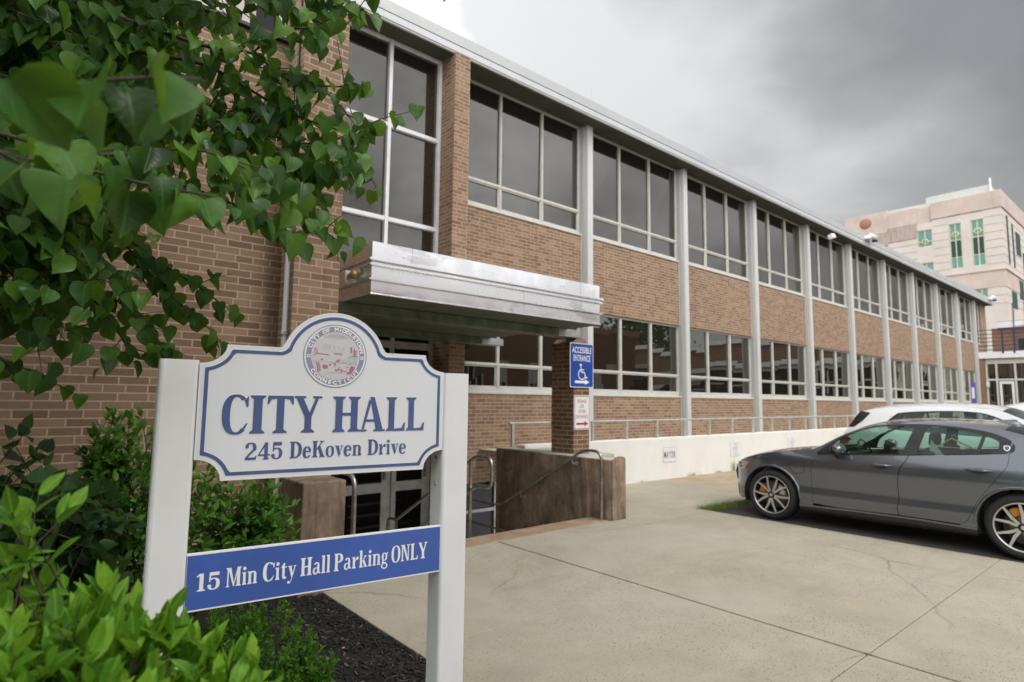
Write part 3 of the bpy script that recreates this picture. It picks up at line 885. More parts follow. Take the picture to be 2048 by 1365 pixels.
for x_ in (9.2, 20.9, 33.8):
    m = MB(); m.tube([(x_, 8.3, 7.9), (x_-0.02, 8.3, 8.42)], 0.008, 6)
    m.build('lightning_rod', M['galv'], hall)

# low entrance wing across the far end
XW = 42.0
wing = empty('entrance_wing', (XW, 5, 0), 'far low brick entrance wing with white fascia and glass doors beside the long facade', 'building')
m = MB(); m.box(XW+0.1, XW+0.5, 8.22, 8.50, 0.0, 4.24)
m.box(46.0, 46.3, -20, 8.5, 4.4, 6.32)
m.build('wall', M['brick_far'], wing)
MB().box(XW, XW+0.25, -20, 8.54, 4.24, 4.60).build('fascia', M['frame_white'], wing, 0.01)
MB().box(XW+0.25, 46.3, -20, 8.5, 4.24, 4.50).build('terrace', M['roofing'], wing)
MB().box(45.6, 47, -20, 8.15, 6.30, 6.66).build('upper_fascia', M['frame_white'], wing, 0.01)
MB().box(45.7, 60, -20, 8.15, 6.65, 6.70).build('roof', M['roofing'], wing)
m = MB()
for y0, y1 in ((6.2, 7.25), (3.5, 5.0), (0.5, 2.0), (-3, -1.5)):
    m = MB(); m.box(45.97, 46.02, y0, y1, 4.95, 5.62)
    m.build('upper_window', M['glass_deep'], wing)
m = MB()
for y_ in (8.16, 7.72, 6.9, 6.35, 5.2, 3.6, 2.2, 0.4): m.box(XW+0.3, XW+0.4, y_-0.045, y_+0.045, 0.0, 3.94)
m.box(XW+0.302, XW+0.4, -20, 8.2, 3.94, 4.24); m.box(XW+0.304, XW+0.4, -20, 8.2, 2.99, 3.09)
ef = m.build('glazing_frame', M['frame'], wing)
m = MB(); m.quad((XW+0.37, 8.2, 0.0), (XW+0.37, -20, 0.0), (XW+0.37, -20, 4.0), (XW+0.37, 8.2, 4.0)); m.build('pane', M['glass'], ef, fix=False)
for y0, y1 in ((6.98, 7.62), (5.45, 6.25)):
    m = MB(); m.box(XW+0.26, XW+0.32, y0, y0+0.11, 0.0, 2.95); m.box(XW+0.26, XW+0.32, y1-0.11, y1, 0.0, 2.95); m.box(XW+0.26, XW+0.32, y0+0.11, y1-0.11, 2.80, 2.95)
    d = m.build('door', M['frame_white'], wing, 0.004)
    m = MB(); m.tube([(XW+0.24, y0+0.2, 1.5), (XW+0.2, y0+0.2, 1.7), (XW+0.24, y0+0.2, 1.95)], 0.02, 8); m.build('door_handle', M['steel'], d)
m = MB(); m.box(XW+0.15, XW+0.30, 8.05, 8.20, 2.62, 2.95); m.build('wall_lamp', M['frame_white'], wing, 0.03)
rl = empty('balcony_railing', (42.0, 5, 4.6), 'dark blue metal railing along the terrace of the far entrance wing', 'railing')
m = MB()
for z_ in (4.72, 4.95, 5.17, 5.39, 5.61, 5.84): m.tube([(42, 9.0, z_), (42, -16, z_)], 0.022, 6)
m.build('rail', M['bluerail'], rl)
for y_ in (8.95, 7.31, 6.81, 5.2, 3.6, 2.0, 0.4):
    MB().box(41.96, 42.04, y_-0.04, y_+0.04, 4.5, 5.88).build('post', M['bluerail'], rl)
ld = empty('roof_ladder', (42.1, 7.05, 5.9), 'thin dark ladder hoop rising above the far terrace against the pale tower', 'ladder')
m = MB()
for y_ in (7.34, 6.80):
    m.tube([(45.5, y_, 4.5), (45.5, y_, 7.75)], 0.022, 6); m.tube([(45.5, y_-0.09, 7.75), (45.52, y_-0.03, 6.9), (45.5, y_, 6.2)], 0.015, 6); m.tube([(45.5, y_, 7.75), (45.5, y_-0.09, 7.75)], 0.018, 6)
m.build('stile', M['bluerail'], ld)
m = MB()
for k in range(8): m.tube([(45.5, 7.34, 4.6+0.25*k), (45.5, 6.8, 4.6+0.25*k)], 0.013, 6)
m.build('rung', M['bluerail'], ld)
pm = empty('parking_post', (33.6, 7.0, 0), 'slim violet blue sign post standing in front of the far columns', 'post')
MB().box(33.56, 33.64, 6.92, 7.10, 0.3, 2.62).build('panel', M['bluepost'], pm, 0.01)
MB().tube([(33.66, 7.01, -0.05), (33.66, 7.01, 2.6)], 0.03, 8).build('pole', M['galv'], pm)
MB().box(33.555, 33.558, 6.96, 7.06, 1.9, 2.4).build('white_mark', M['white'], pm)

# ------------------------------------------------------------------ tower beyond
TX, TY, TZ = 75.0, 12.418, 23.47
tower = empty('precast_tower', (TX, TY, 0), 'pinkish precast office tower with green windows rising behind the roof', 'tower')
def tower_window(y0, y1, z0, z1, rows, orn=None):
    m = MB(); f = 0.07
    X = TX+0.10
    m.box(X, X+0.1, y0, y0+f, z0, z1); m.box(X, X+0.1, y1-f, y1, z0, z1)
    ym = (y0+y1)/2
    m.box(X, X+0.1, ym-0.045, ym+0.045, z0, z1)
    for z_ in [z0, z1-f]+list(rows): m.box(X-0.004, X+0.1, y0, y1, z_, z_+f)
    w = m.build('window', M['cream'], tower)
    zs = [z0]+list(rows)+[z1]
    for i in range(len(zs)-1):
        dark = (len(zs) == 4 and i == 1)
        MB().box(X+0.05, X+0.09, y0+0.02, y1-0.02, zs[i]+0.01, zs[i+1]-0.01).build('pane', M['glass_deep'] if dark else M['glass_green'], w)
    if orn:
        m = MB(); m.lathe([(0.22, 0), (0.33, 0), (0.33, 0.04), (0.22, 0.04)], lambda a, b, c: (X-0.05+c, ym+a, orn+b), 24)
        m.box(X-0.03, X+0.01, y0, ym-0.32, orn-0.05, orn+0.05); m.box(X-0.03, X+0.01, ym+0.32, y1, orn-0.05, orn+0.05)
        m.build('ornament', M['cream'], w)
    return w
m = MB()
# west face built from strips so that the windows sit in real openings
Z1 = 21.65
def strip(y0, y1, opens, z0=-0.1, z1=TZ):
    z = z0
    for a, b in sorted(opens):
        m.box(TX, TX+0.5, y0, y1, z, a); z = b
    m.box(TX, TX+0.5, y0, y1, z, z1)
strip(TY+0.5, 13.90, [], z1=Z1); strip(14.95, 15.79, [], z1=Z1)
strip(16.84, 18.35, [], z1=Z1)
strip(13.90, 14.95, [(12.5, 13.47), (15.93, 20.78)], z1=Z1-0.05)
strip(15.79, 16.84, [(15.93, 20.78)], z1=Z1-0.05)
strip(18.35, 19.73, [(15.9, 17.0), (18.78, 20.65)], z1=21.4)
strip(19.73, 22.67, [], z1=21.5)
strip(22.67, 23.78, [(19.4, 20.76)], z1=21.0)
strip(23.78, 27.2, [], z1=21.0)
m.box(TX, 90, TY, TY+0.5, -0.1, Z1)
m.box(TX+0.5, 90, 27.0, 27.2, -0.1, TZ); m.box(89.5, 90, TY+0.5, 27, -0.1, TZ)
m.build('wall', M['precast_pale'], tower)
m = MB()
m.box(TX-0.12, 90.1, TY-0.12, TY+0.6, Z1, TZ); m.box(TX-0.12, TX+0.5, TY+0.6, 18.40, Z1, TZ)
m.box(TX+0.12, TX+0.5, 18.42, 19.7, 21.4, 23.25); m.box(TX+0.10, TX+0.5, 19.7, 22.5, 21.5, 23.4); m.box(TX+0.08, TX+0.5, 22.5, 27.1, 21.0, 23.72)
m.build('parapet', M['precast'], tower, 0.03)
m = MB(); m.box(TX-0.10, TX, 19.75, 22.6, 19.9, 21.55); m.box(TX-0.08, TX, 22.6, 27.1, 19.6, 21.2)
m.build('stained_band', M['precast_stain'], tower)
m = MB(); m.box(TX-0.16, 90.1, TY-0.16, TY, 15.20, 15.34); m.box(TX-0.16, TX, TY, 19.0, 15.20, 15.34); m.box(TX-0.05, 90, TY-0.05, TY, 13.45, 15.2); m.box(TX-0.05, TX, TY, 19.0, 13.50, 15.2)
m.build('cornice', M['precast'], tower)
m = MB()
for k in range(12):
    z_ = 15.9+0.82*k-4.1
    if z_ > 21.5 or 13.3 < z_ < 15.4: continue
    for a, b in ((TY-0.013, 13.85), (16.9, 18.3), (19.8, 27.1)):
        m.box(TX-0.012, TX+0.02, a, b, z_, z_+0.07)
    m.box(TX-0.012, 90, TY-0.012, TY+0.02, z_, z_+0.07)
m.build('reveal_line', M['precast_stain'], tower)
tower_window(15.80, 16.83, 15.93, 20.78, (17.09, 18.95), 19.6)
tower_window(13.91, 14.94, 15.93, 20.78, (17.09, 18.95), 19.6)
tower_window(18.36, 19.72, 18.78, 20.65, (), 19.35)
tower_window(18.36, 19.72, 15.9, 17.0, ())
tower_window(22.68, 23.77, 19.4, 20.76, ())
tower_window(13.91, 14.94, 12.5, 13.47, ())
for x_ in (77.0, 79.4):
    MB().box(x_, x_+0.55, TY-0.06, TY-0.01, 16.1, 21.2 if x_ < 78 else 20.8).build('slot_window', M['glass_deep'], tower)
for x_, z0, z1 in ((77.3, 11.6, 13.3), (81.2, 17.8, 20.3), (81.2, 13.0, 15.0), (83.5, 10.8, 13.0), (84.5, 16, 18.5), (87, 16, 18.5), (87, 11, 13)):
    MB().box(x_, x_+2.2, TY-0.06, TY-0.01, z0, z1).build('side_window', M['glass_deep'], tower)
m = MB(); m.lathe([(0.0, 0.0), (0.60, 0.0), (0.64, 0.06), (0.64, 0.1)], lambda a, b, c: (TX+0.02-0.0-c*0.0-0.02, 24.83+a, 22.67+b), 32)
m = MB(); m.lathe([(0.0, -0.04), (0.60, -0.04), (0.62, 0.0), (0.62, 0.15)], lambda a, b, c: (TX+0.05+c, 24.83+a, 22.67+b), 32)
m.build('roundel', M['terracotta'], tower)
m = MB(); m.box(TX+0.6, 89, 13.3, 18.9, TZ-0.3, 24.40); m.box(TX+0.55, 89, 18.9, 26.9, 23.3, 23.75)
m.build('plant_screen', M['roofgrey'], tower)
MB().box(TX+0.5, 89.6, TY+0.5, 27, 22.9, 23.0).build('roof', M['roofing'], tower)
m = MB(); m.tube([(TX+0.4, 13.2, TZ), (TX+0.4, 13.2, TZ+1.5)], 0.10, 8)
m.build('vent_pipe', M['white'], tower)

# ------------------------------------------------------------------ brick block across the lot (seen mirrored in the panes)
opp = empty('opposite_building', (10, -13, 0), 'red brick block with white framed windows mirrored in the lower panes', 'building')
m = MB(); m.box(-30, 38.5, -14, -13, -0.1, 6.9); m.box(38.0, 38.5, -30, -14, -0.1, 6.9)
m.build('wall', M['brick_red'], opp)
MB().box(-30.1, 38.6, -14, -12.93, 6.7, 7.15).build('coping', M['ledge'], opp)
for k in range(14):
    x_ = -2+2.9*k
    m = MB()
    m.box(x_-0.5, x_+0.5, -13.0, -12.95, 1.2, 1.3); m.box(x_-0.5, x_-0.42, -13.0, -12.95, 1.3, 4.2); m.box(x_+0.42, x_+0.5, -13, -12.95, 1.3, 4.2); m.box(x_-0.04, x_+0.04, -13, -12.96, 1.3, 4.2)
    w = m.build('window', M['frame_white'], opp)
    MB().box(x_-0.42, x_+0.42, -13, -12.97, 2.8, 4.2).build('blind', M['frame'], w)
    MB().box(x_-0.42, x_+0.42, -12.999, -12.985, 1.3, 2.8).build('pane', M['glass_door'], w)

# ------------------------------------------------------------------ ramp wall, railing, cheek walls, handrails
WY = 7.355
m = MB()
m.add([(6.50, WY, -0.06), (40.8, WY, -0.06), (40.8, WY, 0.828), (6.50, WY, 0.842), (6.50, WY+0.22, -0.06), (40.8, WY+0.22, -0.06), (40.8, WY+0.22, 0.828), (6.50, WY+0.22, 0.842)],
      [(0, 1, 2, 3), (5, 4, 7, 6), (3, 2, 6, 7), (1, 5, 6, 2), (4, 0, 3, 7)])
rw = m.build('ramp_wall', M['whitewall'], bevel=0.012)
tag(rw, 'long low white painted concrete wall in front of the brick facade', 'wall')
ramp = MB(); ramp.add([(6.46, WY+0.22, 0.70), (41, WY+0.22, 0.15), (41, YB, 0.15), (6.46, YB, 0.70)], [(0, 1, 2, 3)])
tag(ramp.build('ramp', M['landing']), kind='structure')
rg = empty('ramp_railing', (8.26, 7.45, 0.84), 'long grey metal railing on top of the white painted wall', 'railing')
m = MB(); m.tube([(7.2, 7.45, 1.20), (8.2, 7.45, 1.20), (40.5, 7.45, 1.20)], 0.021, 8); m.build('top_rail', M['railgrey'], rg)
for k in range(33):
    x = 8.255+0.99*k
    m = MB(); m.box(x-0.028, x+0.028, 7.43, 7.47, 0.825, 1.182); m.box(x-0.06, x+0.06, 7.40, 7.50, 0.815, 0.846)
    m.build('post', M['railgrey'], rg, 0.004)
# short return piece beside the canopy post
rs = empty('landing_rail', (6.45, 7.6, 0.84), 'short grey landing rail just beside the brick canopy post', 'railing')
m = MB(); m.tube([(6.38, 7.62, 1.19), (7.7, 7.62, 1.19)], 0.022, 8); m.build('top_rail', M['railgrey'], rs)
for x in (6.46, 7.62):
    MB().box(x-0.03, x+0.03, 7.60, 7.64, 0.79, 1.172).build('post', M['railgrey'], rs, 0.004)

# right cheek wall with a shallow arched nose, and landing behind it
def jitter_box(m, x0, x1, y0, y1, z0, z1, amp, seed, n=(4, 12, 8)):
    pass
cw = empty('cheek_wall', (6.3, 5.5, 0), 'dark stained brown concrete cheek wall below the brick canopy post', 'wall')
m = MB()
m.box(6.171, 6.46, 5.262, 7.70, -1.2, 0.788)
m.build('side', M['brownstone'], cw, 0.014, seg=2)
m = MB()
arch = [(6.185, -0.10), (6.455, -0.10), (6.455, 0.80), (6.43, 0.825), (6.37, 0.835), (6.30, 0.826), (6.25, 0.80), (6.185, 0.788)]
m.prism(arch, lambda u, v, d: (u, 5.222+d, v), 0.045)
m.build('nose', M['brownstone_front'], cw, 0.008)
MB().box(6.462, 7.10, 5.95, WY-0.004, -0.1, 0.786).build('landing_block', M['landing'], cw, 0.01)
MB().box(6.20, 6.45, 5.30, 7.68, 0.7882, 0.793).build('cap_wash', M['landing'], cw)
cl = empty('cheek_wall', (2.0, 5.0, 0), 'reddish brown concrete block seen below the white sign panel', 'wall')
m = MB(); m.box(1.845, 2.222, 4.80, 5.297, -0.2, 0.888)
m.build('side', M['brownstone_front'], cl, 0.014, seg=2)

def arc_path(pts, r, n=5):
    """polyline with rounded corners"""
    P = [Vector(p) for p in pts]; out = [P[0]]
    for i in range(1, len(P)-1):
        a, b, c = P[i-1], P[i], P[i+1]
        d1 = min(r, (a-b).length*0.45); d2 = min(r, (c-b).length*0.45)
        s = b+(a-b).normalized()*d1; e = b+(c-b).normalized()*d2
        for k in range(n+1):
            t = k/n
            out.append(s*(1-t)**2 + b*2*t*(1-t) + e*t*t)
    out.append(P[-1]); return out
def handrail(x, label, mirror, y0=5.34):
    h = empty('handrail', (x, 5.34, 0), label, 'handrail', 'steel handrails of the sunken stairs')
    m = MB(); m.tube(arc_path([(x, y0, -0.03), (x, y0, 0.905), (x, 5.66, 0.905), (x, 7.48, -0.105), (x, 8.45, -0.105)], 0.13), 0.021, 10)
    m.build('rail', M['steel'], h)
    wx = x+mirror*0.08
    for y, z in ((5.88, 0.782), (6.98, 0.172)):
        m = MB(); m.tube(arc_path([(x, y, z-0.02), (x, y, z-0.085), (wx, y, z-0.085)], 0.05), 0.009, 8)
        m.lathe([(0.0, 0.0), (0.034, 0.0), (0.03, 0.008), (0, 0.008)], lambda a, b, c: (wx-mirror*c, y+a, z-0.085+b), 16)
        m.build('bracket', M['galv'], h)
    m = MB(); m.tube([(x, 7.35, -0.48), (x, 8.45, -0.48)], 0.018, 8); m.build('lower_rail', M['steel'], h)
    return h
handrail(6.095, 'steel handrail bracketed to the stained cheek wall under the brick post', 1)
handrail(2.345, 'steel handrail post standing beside the brown concrete block below the white sign panel', -1, 4.90)
ch = empty('handrail', (4.3, 6.5, 0), 'free standing double steel handrail going down the stairs between the two cheek walls', 'handrail', 'steel handrails of the sunken stairs')
m = MB()
m.tube(arc_path([(4.3, 7.86, -0.9), (4.3, 7.86, -0.14), (4.3, 7.62, -0.14), (4.3, 5.74, 0.905), (4.3, 5.44, 0.905), (4.3, 5.44, 0.56), (4.3, 5.72, 0.56), (4.3, 7.62, -0.50)], 0.10), 0.021, 10)
m.build('rail', M['steel'], ch)
for y, z in ((7.62, -0.15), (5.85, 0.84)):
    m = MB(); m.tube([(4.3, y, z), (4.3, y, z-1.0)], 0.02, 8); m.build('post', M['steel'], ch)

# ------------------------------------------------------------------ lettering
def text_mesh(txt, bold=0.0):
    """built in sans face -> (verts, faces), cap height normalised to 1, left edge at 0"""
    cu = bpy.data.curves.new('t', 'FONT'); cu.body = txt; cu.size = 1.0; cu.offset = bold
    o = bpy.data.objects.new('t', cu); COL.objects.link(o)
    dg = bpy.context.evaluated_depsgraph_get()
    me = bpy.data.meshes.new_from_object(o.evaluated_get(dg))
    vs = [(v.co.x, v.co.y) for v in me.vertices]; fs = [tuple(p.vertices) for p in me.polygons]
    bpy.data.objects.remove(o); bpy.data.curves.remove(cu); bpy.data.meshes.remove(me)
    if not vs: return [], []
    return vs, fs
def cap_h(bold=0.0):
    v, f = text_mesh('H', bold); ys = [p[1] for p in v]; return min(ys), max(ys)
def put_text(mb, txt, x0, x1, z0, h, fn, bold=0.0):
    """text squeezed into x0..x1 with cap height h on baseline z0"""
    v, f = text_mesh(txt, bold)
    lo, hi = cap_h(bold)
    a = min(p[0] for p in v); b = max(p[0] for p in v)
    mb.add([fn(x0+(p[0]-a)/(b-a)*(x1-x0), z0+(p[1]-lo)/(hi-lo)*h) for p in v], f)

# --- condensed roman capitals with bracketed slab serifs, drawn as polygons
class Glyph:
    def __init__(s): s.parts = []
    def poly(s, *p): s.parts.append([list(p)]); return s
    def rect(s, x0, y0, x1, y1): return s.poly((x0, y0), (x1, y0), (x1, y1), (x0, y1))
    def stem(s, x0, x1, y0=0.0, y1=1.0, top=0.06, bot=0.06, tl=None, tr=None, bl=None, br=None, t=0.05, b=0.05):
        """upright with flared serifs; top/bot give the overhang"""
        tl = top if tl is None else tl; tr = top if tr is None else tr
        bl = bot if bl is None else bl; br = bot if br is None else br
        p = []
        if bl: p += [(x0-bl, y0), ]
        else: p += [(x0, y0)]
        if br: p += [(x1+br, y0), (x1+br*0.95, y0+t*0.75), (x1, y0+t+b)]
        else: p += [(x1, y0)]
        if tr: p += [(x1, y1-t-b), (x1+tr*0.95, y1-t*0.75), (x1+tr, y1)]
        else: p += [(x1, y1)]
        if tl: p += [(x0-tl, y1), (x0-tl*0.95, y1-t*0.75), (x0, y1-t-b)]
        else: p += [(x0, y1)]
        if bl: p += [(x0, y0+t+b), (x0-bl*0.95, y0+t*0.75)]
        return s.poly(*p)
    def bowl(s, cx, cy, rx, ry, ix, iy, a0=0, a1=360, icx=None, n=28, e=2.4):
        icx = cx if icx is None else icx
        def pt(c, r1, r2, q):
            co, si = math.cos(R(q)), math.sin(R(q))
            return (c+r1*math.copysign(abs(co)**(2/e), co), cy+r2*math.copysign(abs(si)**(2/e), si))
        if a1-a0 >= 360:
            s.parts.append([[pt(cx, rx, ry, a0+(a1-a0)*k/n) for k in range(n)], [pt(icx, ix, iy, a0+(a1-a0)*k/n) for k in range(n)]])
        else:
            o = [pt(cx, rx, ry, a0+(a1-a0)*k/n) for k in range(n+1)]; i = [pt(icx, ix, iy, a0+(a1-a0)*k/n) for k in range(n+1)]
            s.parts.append([o+i[::-1]])
        return s
    def dot(s, cx, cy, r, n=14):
        return s.poly(*[(cx+r*math.cos(2*math.pi*k/n), cy+r*1.05*math.sin(2*math.pi*k/n)) for k in range(n)])
def glyph(c):
    g = Glyph(); w = 0.5
    if c == 'C':
        g.bowl(0.34, 0.5, 0.34, 0.52, 0.16, 0.455, 48, 312, icx=0.36); g.poly((0.60, 0.70), (0.645, 0.70), (0.645, 0.99), (0.60, 0.93), (0.545, 0.87)); g.poly((0.47, 0.055), (0.56, 0.10), (0.645, 0.26), (0.61, 0.28), (0.50, 0.13)); w = 0.66
    elif c == 'I': g.stem(0.07, 0.27, top=0.07, bot=0.07); w = 0.34
    elif c == 'T':
        g.stem(0.24, 0.43, top=0, bot=0.09); g.poly((0.0, 0.77), (0.04, 0.77), (0.10, 0.90), (0.235, 0.93), (0.435, 0.93), (0.57, 0.90), (0.63, 0.77), (0.67, 0.77), (0.66, 1.0), (0.01, 1.0)); w = 0.67
    elif c == 'Y':
        g.stem(0.25, 0.43, 0, 0.44, top=0, bot=0.09); g.poly((0.25, 0.43), (0.43, 0.43), (0.20, 0.94), (0.02, 0.94)); g.poly((0.33, 0.43), (0.43, 0.43), (0.61, 0.94), (0.52, 0.94)); g.rect(-0.03, 0.945, 0.27, 1.0); g.rect(0.45, 0.945, 0.70, 1.0); w = 0.70
    elif c == 'H':
        g.stem(0.07, 0.25, top=0.07, bot=0.07); g.stem(0.47, 0.65, top=0.07, bot=0.07); g.rect(0.25, 0.46, 0.47, 0.54); w = 0.72
    elif c == 'A':
        g.poly((0.30, 1.0), (0.43, 1.0), (0.70, 0.06), (0.49, 0.06)); g.poly((0.27, 0.93), (0.34, 0.86), (0.14, 0.06), (0.065, 0.06)); g.rect(0.20, 0.28, 0.46, 0.35); g.rect(0.0, 0.0, 0.22, 0.055); g.rect(0.42, 0.0, 0.77, 0.055); w = 0.76
    elif c == 'L':
        g.stem(0.07, 0.25, top=0.07, bot=0.07, br=0.0); g.poly((0.25, 0.0), (0.57, 0.0), (0.59, 0.24), (0.55, 0.25), (0.48, 0.09), (0.25, 0.07)); w = 0.60
    elif c == 'N':
        g.stem(0.07, 0.16, top=0.07, tr=0, bot=0.07); g.poly((0.10, 1.0), (0.27, 1.0), (0.58, 0.0), (0.47, 0.0)); g.stem(0.52, 0.60, 0.0, 1.0, top=0.07, bot=0); w = 0.68
    elif c == 'O': g.bowl(0.34, 0.5, 0.34, 0.52, 0.165, 0.46); w = 0.68
    elif c == 'D':
        g.stem(0.07, 0.25, top=0.07, tr=0, bot=0.07, br=0); g.bowl(0.24, 0.5, 0.43, 0.50, 0.25, 0.435, -90, 90); w = 0.68
    elif c == 'P':
        g.stem(0.07, 0.25, top=0.07, tr=0, bot=0.08); g.bowl(0.24, 0.73, 0.36, 0.27, 0.18, 0.205, -90, 90); w = 0.61
    elif c == 'K':
        g.stem(0.07, 0.25, top=0.07, bot=0.07); g.poly((0.25, 0.40), (0.25, 0.50), (0.52, 0.95), (0.60, 0.95)); g.poly((0.32, 0.60), (0.45, 0.72), (0.70, 0.05), (0.49, 0.05)); g.rect(0.43, 0.948, 0.68, 1.0); g.rect(0.43, 0.0, 0.74, 0.052); w = 0.74
    elif c == 'M':
        g.stem(0.07, 0.15, top=0.07, tr=0, bot=0.06); g.stem(0.62, 0.80, top=0.07, tl=0, bot=0.06); g.poly((0.10, 1.0), (0.27, 1.0), (0.50, 0.02), (0.42, 0.02)); g.poly((0.64, 1.0), (0.72, 1.0), (0.47, 0.02), (0.42, 0.02)); w = 0.87
    elif c == 'e':
        g.bowl(0.235, 0.33, 0.235, 0.35, 0.09, 0.29, 10, 325, icx=0.25); g.rect(0.14, 0.33, 0.455, 0.40); w = 0.48
    elif c == 'o': g.bowl(0.25, 0.33, 0.25, 0.35, 0.10, 0.30); w = 0.50
    elif c == 'v':
        g.poly((0.05, 0.62), (0.22, 0.62), (0.33, 0.14), (0.25, -0.01), (0.23, -0.01)); g.poly((0.26, -0.01), (0.29, 0.10), (0.44, 0.62), (0.38, 0.62)); g.rect(-0.01, 0.622, 0.26, 0.67); g.rect(0.33, 0.622, 0.49, 0.67); w = 0.48
    elif c == 'n':
        g.stem(0.05, 0.20, 0, 0.67, top=0.06, tr=0, bot=0.05); g.bowl(0.30, 0.44, 0.21, 0.24, 0.06, 0.18, 0, 150); g.stem(0.36, 0.51, 0, 0.45, top=0, bot=0.05); w = 0.57
    elif c == 'r':
        g.stem(0.05, 0.20, 0, 0.67, top=0.06, tr=0, bot=0.06); g.poly((0.20, 0.42), (0.24, 0.56), (0.36, 0.69), (0.42, 0.66), (0.43, 0.50), (0.37, 0.47), (0.30, 0.52), (0.20, 0.36)); w = 0.43
    elif c == 'i':
        g.stem(0.05, 0.20, 0, 0.67, top=0.06, tr=0, bot=0.05); g.dot(0.125, 0.86, 0.095); w = 0.26
    elif c == 't':
        g.poly((0.08, 0.67), (0.08, 0.15), (0.13, 0.02), (0.24, -0.02), (0.35, 0.05), (0.35, 0.11), (0.27, 0.09), (0.23, 0.16), (0.23, 0.88), (0.17, 0.88), (0.02, 0.66), (0.02, 0.61), (0.08, 0.61)); g.rect(0.23, 0.61, 0.35, 0.67); w = 0.36
    elif c == 'y':
        g.poly((0.05, 0.62), (0.21, 0.62), (0.33, 0.16), (0.25, -0.02)); g.poly((0.27, 0.10), (0.33, 0.16), (0.45, 0.62), (0.39, 0.62)); g.poly((0.25, 0.02), (0.31, 0.10), (0.22, -0.17), (0.12, -0.30), (0.0, -0.28), (0.0, -0.16), (0.07, -0.15), (0.16, -0.20)); g.rect(-0.01, 0.622, 0.26, 0.67); g.rect(0.34, 0.622, 0.50, 0.67); w = 0.49
    elif c == 'a':
        g.stem(0.27, 0.41, 0.04, 0.46, top=0, bot=0); g.bowl(0.24, 0.46, 0.17, 0.22, 0.05, 0.165, 0, 160); g.bowl(0.175, 0.18, 0.175, 0.195, 0.055, 0.14, 60, 300); g.poly((0.20, 0.33), (0.28, 0.33), (0.28, 0.38), (0.18, 0.37)); g.poly((0.15, 0.0), (0.28, 0.07), (0.28, 0.14), (0.16, 0.05)); g.poly((0.41, 0.15), (0.41, 0.04), (0.47, 0.0), (0.49, 0.06)); w = 0.49
    elif c == 'l': g.stem(0.05, 0.20, 0, 1.0, top=0.06, tr=0, bot=0.05); w = 0.26
    elif c == 'k':
        g.stem(0.05, 0.20, 0, 1.0, top=0.06, tr=0, bot=0.05); g.poly((0.20, 0.28), (0.20, 0.35), (0.39, 0.63), (0.46, 0.63)); g.poly((0.23, 0.38), (0.32, 0.48), (0.53, 0.04), (0.36, 0.04)); g.rect(0.32, 0.622, 0.51, 0.67); g.rect(0.31, 0.0, 0.57, 0.046); w = 0.56
    elif c == 'g':
        g.bowl(0.22, 0.44, 0.20, 0.24, 0.07, 0.19); g.bowl(0.22, -0.10, 0.23, 0.19, 0.13, 0.12, e=2.0); g.poly((0.10, 0.26), (0.17, 0.22), (0.14, 0.14), (0.32, 0.11), (0.30, 0.06), (0.08, 0.06), (0.03, 0.14)); g.poly((0.36, 0.58), (0.47, 0.62), (0.48, 0.70), (0.40, 0.68)); w = 0.48
    elif c == '1':
        g.stem(0.14, 0.30, 0, 1.0, top=0, bot=0.10); g.poly((0.02, 0.80), (0.14, 0.86), (0.14, 0.92), (0.20, 1.0), (0.14, 1.0), (0.02, 0.86)); w = 0.42
    elif c == '2':
        g.bowl(0.25, 0.70, 0.25, 0.31, 0.10, 0.245, -25, 165); g.poly((0.46, 0.58), (0.32, 0.58), (0.01, 0.12), (0.01, 0.0), (0.10, 0.12), (0.14, 0.14)); g.poly((0.02, 0.0), (0.49, 0.0), (0.52, 0.23), (0.48, 0.23), (0.44, 0.14), (0.02, 0.14)); g.dot(0.085, 0.76, 0.08); w = 0.53
    elif c == '4':
        g.stem(0.28, 0.43, 0, 1.0, top=0, bot=0.07); g.poly((0.0, 0.28), (0.06, 0.28), (0.30, 0.78), (0.30, 1.0)); g.rect(0.0, 0.22, 0.54, 0.30); w = 0.55
    elif c == '5':
        g.bowl(0.23, 0.33, 0.26, 0.34, 0.11, 0.275, -150, 130); g.poly((0.05, 0.44), (0.10, 0.44), (0.12, 0.80), (0.45, 0.80), (0.46, 1.0), (0.06, 1.0)); g.dot(0.07, 0.22, 0.085); w = 0.50
    return g, w
def put_glyph(mb, c, x0, x1, z0, h, fn, k=[0]):
    """fn(u, v, layer): every piece sits a hair in front of the last"""
    g, w = glyph(c)
    for loops in g.parts:
        k[0] = (k[0]+1) % 6
        L = k[0]*0.00012
        mb.flat([[(x0+p[0]/w*(x1-x0), z0+p[1]*h) for p in l] for l in loops], lambda u, v: fn(u, v, L))
def put_serif(mb, txt, x0, x1, z0, h, fn, space=0.30, gap=0.055):
    ws = [(space if c == ' ' else glyph(c)[1]+gap) for c in txt]
    tot = sum(ws)-gap; s = (x1-x0)/tot; x = x0
    for c, w in zip(txt, ws):
        if c != ' ': put_glyph(mb, c, x, x+(w-gap)*s, z0, h, fn)
        x += w*s

